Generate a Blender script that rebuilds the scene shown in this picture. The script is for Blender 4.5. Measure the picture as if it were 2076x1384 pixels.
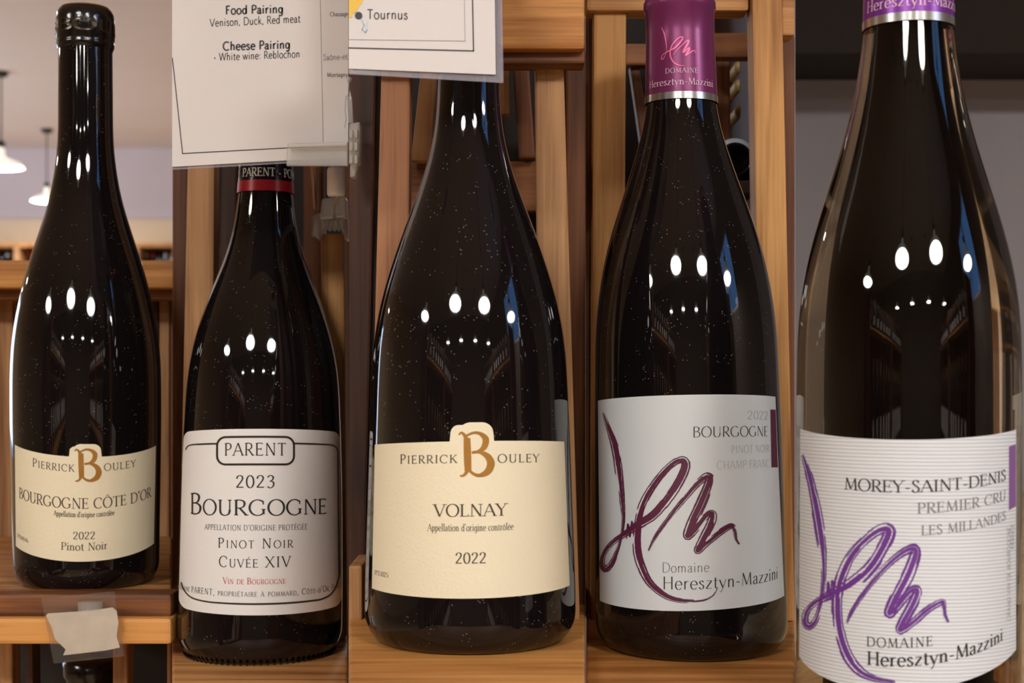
import bpy, bmesh, math, random
import numpy as np
from mathutils import Vector

random.seed(7)
for o in list(bpy.data.objects):
    bpy.data.objects.remove(o)
C = bpy.context.scene.collection
scene = bpy.context.scene

# ------------------------------------------------------------------ camera, world, light, exposure
W, H, F, HZ, ZC = 2076, 1384, 3000.0, 760.0, 1.45     # photo size, focal length in px, horizon row, eye height
cam_d = bpy.data.cameras.new('camera')
cam = bpy.data.objects.new('camera', cam_d)
C.objects.link(cam)
cam.location = (0, 0, ZC)
cam.rotation_euler = (math.radians(90), 0, 0)
cam_d.sensor_width = 36
cam_d.lens = F / W * 36
cam_d.shift_y = (HZ - H / 2) / W
cam_d.clip_start = 0.05
cam_d.dof.use_dof = True
cam_d.dof.focus_distance = 0.65
cam_d.dof.aperture_fstop = 19
scene.camera = cam
scene.view_settings.view_transform = 'Standard'
scene.view_settings.look = 'None'
scene.view_settings.gamma = 1
scene.view_settings.use_curve_mapping = False
scene.view_settings.exposure = -0.08
scene.cycles.use_denoising = True
scene.cycles.sample_clamp_indirect = 6

world = bpy.data.worlds.new('sky')
scene.world = world
world.use_nodes = True
bg = world.node_tree.nodes['Background']
bg.inputs[0].default_value = (0.20, 0.46, 1.0, 1)
bg.inputs[1].default_value = 2.6

hall_fill = bpy.data.lights.new('added_hall_fill', 'AREA')          # unseen fill light added outside the side wall to brighten the hall
hall_fill.shape, hall_fill.size, hall_fill.size_y, hall_fill.energy, hall_fill.color = 'RECTANGLE', 2.5, 9.0, 330, (1.0, 0.92, 0.88)
hall_fill_o = bpy.data.objects.new('added_hall_fill', hall_fill)
C.objects.link(hall_fill_o)
hall_fill_o.location = (-9.25, 12.8, 2.0)
hall_fill_o.rotation_euler = (0, math.radians(-84), 0)

LAMP = 58.0            # radiance of the pendant diffusers
LAMP_COL = (1.0, 0.96, 0.925, 1)


# ------------------------------------------------------------------ helpers
def P(px, row, Y):
    """photo pixel -> world point on the plane at depth Y"""
    return Vector(((px - W / 2) / F * Y, Y, ZC + (HZ - row) / F * Y))


def link(name, me, mat=None, parent=None):
    o = bpy.data.objects.new(name, me)
    C.objects.link(o)
    if mat is not None:
        me.materials.append(mat)
    if parent is not None:
        o.parent = parent
    return o


def shift(verts, parent):
    if parent is None:
        return [tuple(v) for v in verts]
    b = ORG[parent.name]
    return [(v[0] - b[0], v[1] - b[1], v[2] - b[2]) for v in verts]


ORG = {}


def mesh(name, verts, faces, mat, parent=None, smooth=False):
    """verts in world coordinates; stored relative to the parent's (thing's) base"""
    me = bpy.data.meshes.new(name)
    me.from_pydata(shift(verts, parent), [], faces)
    me.update()
    if smooth:
        me.polygons.foreach_set('use_smooth', [True] * len(me.polygons))
    o = link(name, me, mat, parent)
    if parent is not None:
        ORG[o.name] = ORG[parent.name]
    else:
        ORG[o.name] = (0, 0, 0)
    return o


def tag(o, label, cat, group=None, kind=None):
    o['label'] = label
    o['category'] = cat
    if group:
        o['group'] = group
    if kind:
        o['kind'] = kind
    return o


def thing(name, label, cat, loc, group=None):
    o = bpy.data.objects.new(name, None)
    C.objects.link(o)
    o.location = loc
    o.empty_display_size = 0.02
    ORG[o.name] = tuple(loc)
    return tag(o, label, cat, group)


def bevel_mesh(o, w):
    bm = bmesh.new()
    bm.from_mesh(o.data)
    bmesh.ops.recalc_face_normals(bm, faces=bm.faces)
    bmesh.ops.bevel(bm, geom=list(bm.edges), offset=w, segments=2, profile=0.6, affect='EDGES')
    bm.to_mesh(o.data)
    bm.free()
    return o


def hexa(name, c8, mat, parent=None, bev=0.0):
    """8 corners: first four front loop, last four back loop"""
    f = [(0, 1, 2, 3), (7, 6, 5, 4), (0, 4, 5, 1), (1, 5, 6, 2), (2, 6, 7, 3), (3, 7, 4, 0)]
    o = mesh(name, c8, f, mat, parent)
    bm = bmesh.new()
    bm.from_mesh(o.data)
    bmesh.ops.recalc_face_normals(bm, faces=bm.faces)
    bm.to_mesh(o.data)
    bm.free()
    if bev:
        bevel_mesh(o, bev)
    return o


def box(name, x0, x1, y0, y1, z0, z1, mat, parent=None, bev=0.0):
    c = [(x0, y0, z0), (x1, y0, z0), (x1, y0, z1), (x0, y0, z1),
         (x0, y1, z0), (x1, y1, z0), (x1, y1, z1), (x0, y1, z1)]
    return hexa(name, c, mat, parent, bev)


def plank(name, quad, Y, t, mat, parent=None, bev=0.0012):
    """a board whose front face is the photo quad (px,row)x4 standing at depth Y, t thick"""
    f = [P(a, b, Y) for a, b in quad]
    b = [Vector((v.x, v.y + t, v.z)) for v in f]
    return hexa(name, f + b, mat, parent, bev)


def slat(name, x0t, x1t, rt, x0b, x1b, rb, Y, t, mat, parent, bev=0.0012):
    return plank(name, [(x0t, rt), (x1t, rt), (x1b, rb), (x0b, rb)], Y, t, mat, parent, bev)


def revolve(name, pts, cx, cy, mat, parent=None, n=96, lean=0.0, z0=0.0):
    """pts: (z, r) in world z; axis at cx,cy, cx drifting by lean*(z-z0)"""
    V, Fc = [], []
    for z, r in pts:
        r = max(r, 1e-5)
        for k in range(n):
            a = 2 * math.pi * k / n
            V.append((cx + lean * (z - z0) + r * math.sin(a), cy - r * math.cos(a), z))
    for i in range(len(pts) - 1):
        for k in range(n):
            k2 = (k + 1) % n
            Fc.append((i * n + k, i * n + k2, (i + 1) * n + k2, (i + 1) * n + k))
    return mesh(name, V, Fc, mat, parent, True)


def tube(name, path, rad, mat, parent=None, n=10):
    V, Fc = [], []
    path = [Vector(p) for p in path]
    for i, p in enumerate(path):
        d = (path[min(i + 1, len(path) - 1)] - path[max(i - 1, 0)]).normalized()
        u = d.orthogonal().normalized()
        w = d.cross(u)
        for k in range(n):
            a = 2 * math.pi * k / n
            V.append(p + rad * (math.cos(a) * u + math.sin(a) * w))
    for i in range(len(path) - 1):
        for k in range(n):
            k2 = (k + 1) % n
            Fc.append((i * n + k, i * n + k2, (i + 1) * n + k2, (i + 1) * n + k))
    Fc.append(tuple(range(n)))
    Fc.append(tuple(range((len(path) - 1) * n, len(path) * n)))
    return mesh(name, V, Fc, mat, parent, True)


# ------------------------------------------------------------------ materials
def srgb(r, g, b):
    f = lambda c: (c / 255 / 12.92) if c / 255 <= 0.04045 else ((c / 255 + 0.055) / 1.055) ** 2.4
    return (f(r), f(g), f(b), 1)


def new_mat(name):
    m = bpy.data.materials.new(name)
    m.use_nodes = True
    nt = m.node_tree
    return m, nt, nt.nodes, nt.links, nt.nodes['Principled BSDF']


def plain(name, col, rough=0.5, metal=0.0, noise=0.0, scale=200, bump=0.0, spec=0.5):
    m, nt, N, L, p = new_mat(name)
    p.inputs['Base Color'].default_value = col
    p.inputs['Roughness'].default_value = rough
    p.inputs['Metallic'].default_value = metal
    p.inputs['Specular IOR Level'].default_value = spec
    if noise or bump:
        tc = N.new('ShaderNodeTexCoord')
        nz = N.new('ShaderNodeTexNoise')
        nz.inputs['Scale'].default_value = scale
        nz.inputs['Detail'].default_value = 4
        L.new(tc.outputs['Object'], nz.inputs['Vector'])
        if noise:
            mx = N.new('ShaderNodeMix')
            mx.data_type = 'RGBA'
            mx.inputs['A'].default_value = tuple(c * (1 - noise) for c in col[:3]) + (1,)
            mx.inputs['B'].default_value = tuple(min(1, c * (1 + noise)) for c in col[:3]) + (1,)
            L.new(nz.outputs['Fac'], mx.inputs['Factor'])
            L.new(mx.outputs['Result'], p.inputs['Base Color'])
        if bump:
            b = N.new('ShaderNodeBump')
            b.inputs['Strength'].default_value = bump
            b.inputs['Distance'].default_value = 0.001
            L.new(nz.outputs['Fac'], b.inputs['Height'])
            L.new(b.outputs['Normal'], p.inputs['Normal'])
    return m


def wood(name, light, dark, axis='z', rough=0.55, scale=1.0):
    m, nt, N, L, p = new_mat(name)
    tc = N.new('ShaderNodeTexCoord')
    info = N.new('ShaderNodeObjectInfo')
    off = N.new('ShaderNodeVectorMath')
    off.operation = 'ADD'
    cmb = N.new('ShaderNodeCombineXYZ')
    mul = N.new('ShaderNodeMath')
    mul.operation = 'MULTIPLY'
    mul.inputs[1].default_value = 7.3
    L.new(info.outputs['Random'], mul.inputs[0])
    for k in range(3):
        L.new(mul.outputs[0], cmb.inputs[k])
    L.new(tc.outputs['Object'], off.inputs[0])
    L.new(cmb.outputs[0], off.inputs[1])
    mp = N.new('ShaderNodeMapping')
    s = {'x': (6, 110, 110), 'y': (110, 6, 110), 'z': (110, 110, 6)}[axis]
    mp.inputs['Scale'].default_value = tuple(v * scale for v in s)
    L.new(off.outputs[0], mp.inputs['Vector'])
    n1 = N.new('ShaderNodeTexNoise')
    n1.inputs['Scale'].default_value = 1.0
    n1.inputs['Detail'].default_value = 5
    n1.inputs['Distortion'].default_value = 0.6
    L.new(mp.outputs[0], n1.inputs['Vector'])
    mp2 = N.new('ShaderNodeMapping')
    mp2.inputs['Scale'].default_value = tuple(v * scale for v in {'x': (20, 900, 900), 'y': (900, 20, 900), 'z': (900, 900, 20)}[axis])
    L.new(off.outputs[0], mp2.inputs['Vector'])
    n2 = N.new('ShaderNodeTexNoise')
    n2.inputs['Scale'].default_value = 1.0
    n2.inputs['Detail'].default_value = 3
    L.new(mp2.outputs[0], n2.inputs['Vector'])
    n3 = N.new('ShaderNodeTexNoise')
    n3.inputs['Scale'].default_value = 9.0
    L.new(off.outputs[0], n3.inputs['Vector'])
    ad = N.new('ShaderNodeMath')
    ad.operation = 'MULTIPLY_ADD'
    ad.inputs[1].default_value = 0.35
    L.new(n2.outputs['Fac'], ad.inputs[0])
    L.new(n1.outputs['Fac'], ad.inputs[2])
    ad2 = N.new('ShaderNodeMath')
    ad2.operation = 'MULTIPLY_ADD'
    ad2.inputs[1].default_value = 0.5
    L.new(n3.outputs['Fac'], ad2.inputs[0])
    L.new(ad.outputs[0], ad2.inputs[2])
    sc75 = N.new('ShaderNodeMath')
    sc75.operation = 'MULTIPLY'
    sc75.inputs[1].default_value = 0.75
    L.new(ad2.outputs[0], sc75.inputs[0])
    r = N.new('ShaderNodeValToRGB')
    r.color_ramp.elements[0].position = 0.53
    r.color_ramp.elements[0].color = dark
    r.color_ramp.elements[1].position = 0.79
    r.color_ramp.elements[1].color = light
    L.new(sc75.outputs[0], r.inputs[0])
    L.new(r.outputs[0], p.inputs['Base Color'])
    p.inputs['Roughness'].default_value = rough
    p.inputs['Specular IOR Level'].default_value = 0.35
    b = N.new('ShaderNodeBump')
    b.inputs['Strength'].default_value = 0.25
    b.inputs['Distance'].default_value = 0.0006
    L.new(ad.outputs[0], b.inputs['Height'])
    L.new(b.outputs['Normal'], p.inputs['Normal'])
    return m


def dark_glass(name, col=(0.006, 0.0045, 0.0045, 1), dust=0.5):
    m, nt, N, L, p = new_mat(name)
    p.inputs['Roughness'].default_value = 0.035
    p.inputs['IOR'].default_value = 1.52
    tc = N.new('ShaderNodeTexCoord')
    v = N.new('ShaderNodeTexVoronoi')
    v.inputs['Scale'].default_value = 650
    L.new(tc.outputs['Object'], v.inputs['Vector'])
    lt = N.new('ShaderNodeMath')
    lt.operation = 'LESS_THAN'
    lt.inputs[1].default_value = 0.16
    L.new(v.outputs['Distance'], lt.inputs[0])
    nz = N.new('ShaderNodeTexNoise')
    nz.inputs['Scale'].default_value = 160
    L.new(tc.outputs['Object'], nz.inputs['Vector'])
    gt = N.new('ShaderNodeMath')
    gt.operation = 'GREATER_THAN'
    gt.inputs[1].default_value = 0.56
    L.new(nz.outputs['Fac'], gt.inputs[0])
    mu = N.new('ShaderNodeMath')
    mu.operation = 'MULTIPLY'
    L.new(lt.outputs[0], mu.inputs[0])
    L.new(gt.outputs[0], mu.inputs[1])
    mu2 = N.new('ShaderNodeMath')
    mu2.operation = 'MULTIPLY'
    mu2.inputs[1].default_value = dust
    L.new(mu.outputs[0], mu2.inputs[0])
    mx = N.new('ShaderNodeMix')
    mx.data_type = 'RGBA'
    mx.inputs['A'].default_value = col
    mx.inputs['B'].default_value = (0.28, 0.25, 0.22, 1)
    L.new(mu2.outputs[0], mx.inputs['Factor'])
    L.new(mx.outputs['Result'], p.inputs['Base Color'])
    return m


def emit(name, col, strength):
    m, nt, N, L, p = new_mat(name)
    p.inputs['Base Color'].default_value = (0.8, 0.8, 0.8, 1)
    p.inputs['Emission Color'].default_value = col
    p.inputs['Emission Strength'].default_value = strength
    return m


def clear_plastic(name, tint=(0.93, 0.95, 0.96, 1), fac=0.16, rough=0.08, milk=0.0, milk_col=(0.85, 0.84, 0.80, 1)):
    m, nt, N, L, p = new_mat(name)
    tr = N.new('ShaderNodeBsdfTransparent')
    tr.inputs[0].default_value = tint
    gl = N.new('ShaderNodeBsdfGlossy')
    gl.inputs['Roughness'].default_value = rough
    lw = N.new('ShaderNodeFresnel')
    lw.inputs['IOR'].default_value = 1.5
    ad = N.new('ShaderNodeMath')
    ad.operation = 'ADD'
    ad.inputs[1].default_value = fac
    ad.use_clamp = True
    L.new(lw.outputs[0], ad.inputs[0])
    mx = N.new('ShaderNodeMixShader')
    ge = N.new('ShaderNodeNewGeometry')
    inv = N.new('ShaderNodeMath')
    inv.operation = 'SUBTRACT'
    inv.inputs[0].default_value = 1.0
    L.new(ge.outputs['Backfacing'], inv.inputs[1])
    fr = N.new('ShaderNodeMath')
    fr.operation = 'MULTIPLY'
    L.new(ad.outputs[0], fr.inputs[0])
    L.new(inv.outputs[0], fr.inputs[1])
    L.new(fr.outputs[0], mx.inputs[0])
    L.new(tr.outputs[0], mx.inputs[1])
    L.new(gl.outputs[0], mx.inputs[2])
    if milk:
        df = N.new('ShaderNodeBsdfDiffuse')
        df.inputs[0].default_value = milk_col
        m2 = N.new('ShaderNodeMixShader')
        m2.inputs[0].default_value = milk
        L.new(mx.outputs[0], m2.inputs[1])
        L.new(df.outputs[0], m2.inputs[2])
        mx = m2
    L.new(mx.outputs[0], N['Material Output'].inputs['Surface'])
    return m


def ribbed_paper(name, col, pitch):
    m, nt, N, L, p = new_mat(name)
    tc = N.new('ShaderNodeTexCoord')
    w = N.new('ShaderNodeTexWave')
    w.wave_type = 'BANDS'
    w.bands_direction = 'Z'
    w.inputs['Scale'].default_value = 2 * math.pi / 20 / pitch
    w.inputs['Distortion'].default_value = 0.25
    L.new(tc.outputs['Object'], w.inputs['Vector'])
    r = N.new('ShaderNodeMix')
    r.data_type = 'RGBA'
    r.inputs['A'].default_value = tuple(c * 0.86 for c in col[:3]) + (1,)
    r.inputs['B'].default_value = col
    L.new(w.outputs['Fac'], r.inputs['Factor'])
    L.new(r.outputs['Result'], p.inputs['Base Color'])
    b = N.new('ShaderNodeBump')
    b.inputs['Strength'].default_value = 0.5
    b.inputs['Distance'].default_value = 0.0003
    L.new(w.outputs['Fac'], b.inputs['Height'])
    L.new(b.outputs['Normal'], p.inputs['Normal'])
    p.inputs['Roughness'].default_value = 0.6
    return m


M = {}
M['tan_z'] = wood('tan_wood_upright', srgb(192, 144, 96), srgb(128, 86, 50), 'z')
M['red_z'] = wood('red_wood_upright', srgb(176, 122, 84), srgb(112, 70, 44), 'z')
M['brown_z'] = wood('brown_wood_upright', srgb(132, 82, 48), srgb(78, 44, 24), 'z')
M['deep_z'] = wood('deep_brown_upright', srgb(80, 48, 30), srgb(42, 24, 14), 'z')
M['gold_z'] = wood('golden_wood_upright', srgb(214, 158, 92), srgb(158, 104, 50), 'z')
M['gold_x'] = wood('golden_wood_rail', srgb(216, 154, 84), srgb(160, 98, 42), 'x')
M['tan_x'] = wood('tan_wood_rail', srgb(202, 146, 88), srgb(134, 84, 42), 'x')
M['brown_x'] = wood('brown_wood_rail', srgb(150, 94, 52), srgb(88, 50, 25), 'x')
M['deep_x'] = wood('deep_brown_rail', srgb(80, 50, 32), srgb(40, 24, 14), 'x')
M['pine_x'] = wood('pale_pine', srgb(232, 206, 166), srgb(196, 160, 112), 'y', 0.5)
M['black_board'] = plain('gap_shade_back_board', srgb(34, 24, 18), 0.7, noise=0.3, scale=40)  # near-black colour puts the shade of the rack gaps into the board
M['glass'] = dark_glass('dark_bottle_glass')
M['glass_clean'] = dark_glass('dark_bottle_glass_clean', dust=0.25)
gm, _nt, _N, _L, _p = new_mat('olive_clear_glass')
_p.inputs['Base Color'].default_value = (0.60, 0.52, 0.38, 1)
_p.inputs['Transmission Weight'].default_value = 1.0
_p.inputs['Roughness'].default_value = 0.02
_p.inputs['IOR'].default_value = 1.5
M['olive'] = gm
M['wine'] = plain('dark_red_wine', (0.004, 0.002, 0.003, 1), 0.5, noise=0.2, scale=80, spec=0.1)
M['cream'] = plain('cream_label_paper', srgb(238, 227, 196), 0.55, noise=0.03, scale=900, bump=0.15)
M['white'] = plain('white_label_paper', srgb(236, 234, 230), 0.5, noise=0.02, scale=900, bump=0.1)
M['white2'] = plain('satin_white_label', srgb(224, 231, 233), 0.45, noise=0.02, scale=900)
M['rib'] = ribbed_paper('ribbed_white_paper', srgb(222, 226, 230), 0.00125)
M['ink'] = plain('black_ink', srgb(38, 34, 32), 0.5)
M['ink_brown'] = plain('brown_black_ink', srgb(72, 60, 48), 0.5)
M['ink_grey'] = plain('grey_ink', srgb(125, 122, 122), 0.5)
M['ink_light'] = plain('pale_grey_ink', srgb(165, 163, 162), 0.5)
M['ink_red'] = plain('red_ink', srgb(190, 40, 48), 0.5)
M['gold'] = plain('gold_ink', srgb(176, 124, 52), 0.35, 0.25, noise=0.25, scale=120)
M['frame_ink'] = plain('dark_foil_line', srgb(58, 54, 46), 0.3, 0.3)
M['plum'] = plain('plum_ink', srgb(96, 36, 66), 0.5)
M['violet'] = plain('violet_ink', srgb(108, 50, 142), 0.5)
M['violet_tab'] = plain('violet_tab', srgb(136, 92, 150), 0.5)
M['cap_plum'] = plain('plum_capsule_foil', srgb(128, 52, 100), 0.28, 0.35)
M['cap_violet'] = plain('violet_capsule_foil', srgb(124, 52, 150), 0.3, 0.35)
M['silver'] = plain('silver_foil', srgb(205, 203, 200), 0.22, 0.9)
M['pink'] = plain('pink_foil_print', srgb(236, 110, 160), 0.35, 0.2)
M['pale_pink'] = plain('pale_pink_print', srgb(226, 190, 208), 0.4)
M['black_foil'] = plain('black_foil', srgb(22, 17, 15), 0.16, 0.0, noise=0.3, scale=300, bump=0.2)
M['black_gold'] = plain('embossed_foil', srgb(58, 48, 32), 0.2, 0.5)
M['gold_rim'] = plain('gold_rim_foil', srgb(150, 112, 46), 0.3, 0.6)
M['red_foil'] = plain('red_foil', srgb(176, 32, 44), 0.3, 0.1)
M['print_white'] = plain('white_print', srgb(232, 230, 226), 0.5)
M['card'] = plain('card_paper', srgb(224, 218, 214), 0.5, noise=0.015, scale=300)
M['card_ink'] = plain('card_ink', srgb(52, 50, 52), 0.5)
M['card_grey'] = plain('card_grey_ink', srgb(150, 148, 150), 0.5)
M['map_yellow'] = plain('map_yellow', srgb(238, 196, 70), 0.5)
M['map_blue'] = plain('map_blue', srgb(150, 190, 220), 0.5)
M['plastic'] = clear_plastic('clear_plastic')
M['acrylic'] = clear_plastic('clear_acrylic', (0.95, 0.94, 0.92, 1), 0.04, 0.05, 0.03)
M['peg'] = plain('white_plastic', srgb(236, 232, 226), 0.35)
M['frosted'] = clear_plastic('milky_clear_plastic', (0.95, 0.94, 0.92, 1), 0.10, 0.2, 0.30)
M['laminate'] = clear_plastic('laminate_glint_film', (0.92, 0.92, 0.97, 1), 0.10, 0.12, 0.22, (0.72, 0.71, 0.78, 1))  # lilac diffuse share paints a glint into the film
M['ceiling'] = plain('ceiling_paint', srgb(222, 208, 194), 0.9, noise=0.03, scale=2)
M['wall'] = plain('wall_paint', srgb(230, 220, 220), 0.9, noise=0.03, scale=2)
M['wall_cream'] = plain('cream_wall_paint', srgb(248, 226, 190), 0.9, noise=0.03, scale=2)
M['wall_dark'] = plain('brown_wall_paint', srgb(120, 106, 96), 0.9, noise=0.04, scale=2)
M['grey_wall'] = plain('grey_panel_paint', srgb(176, 172, 176), 0.85, noise=0.02, scale=3)
M['dark_cab'] = plain('dark_cabinet_laminate', srgb(40, 32, 25), 0.8, noise=0.1, scale=12)
M['floor'] = wood('floor_boards', srgb(214, 186, 150), srgb(170, 136, 100), 'y', 0.4, 0.2)
M['lamp_glow'] = emit('lamp_diffuser', LAMP_COL, LAMP)
M['far_glow'] = emit('hall_lamp_diffuser', LAMP_COL, 120)
M['shade'] = emit('pale_enamel_shade', (1.0, 0.90, 0.72, 1), 0.9)
M['black_metal'] = plain('black_metal', srgb(60, 56, 54), 0.5, 0.3)
M['pane'] = clear_plastic('window_glass', (0.9, 0.96, 1, 1), 0.0, 0.0)
M['frame_paint'] = plain('window_frame_paint', srgb(220, 215, 205), 0.5)
M['paper_tag'] = plain('worn_paper_tag', srgb(226, 216, 202), 0.8, noise=0.2, scale=120)
M['cap_tan'] = plain('tan_capsule', srgb(170, 140, 92), 0.5, 0.2)
M['cap_pale'] = plain('pale_blue_label', srgb(190, 200, 214), 0.5)


# ------------------------------------------------------------------ a stroke alphabet for the printed lettering
def _arc(cx, cy, rx, ry, a0, a1):
    n = max(8, int(abs(a1 - a0) / 9))
    return [(cx + rx * math.cos(math.radians(a0 + (a1 - a0) * i / n)),
             cy + ry * math.sin(math.radians(a0 + (a1 - a0) * i / n))) for i in range(n + 1)]


def _spline(p, n=6):
    out = []
    for i in range(len(p) - 1):
        p0, p1, p2, p3 = p[max(i - 1, 0)], p[i], p[i + 1], p[min(i + 2, len(p) - 1)]
        for k in range(n):
            t = k / n
            out.append(tuple(0.5 * (2 * p1[j] + (p2[j] - p0[j]) * t + (2 * p0[j] - 5 * p1[j] + 4 * p2[j] - p3[j]) * t * t
                                    + (3 * p1[j] - p0[j] - 3 * p2[j] + p3[j]) * t ** 3) for j in range(2)))
    out.append(tuple(p[-1]))
    return out


def _stem(x, y0=0.0, y1=1.0, f='lkb'):
    return (f, [(x, y0), (x, y1)])


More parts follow.
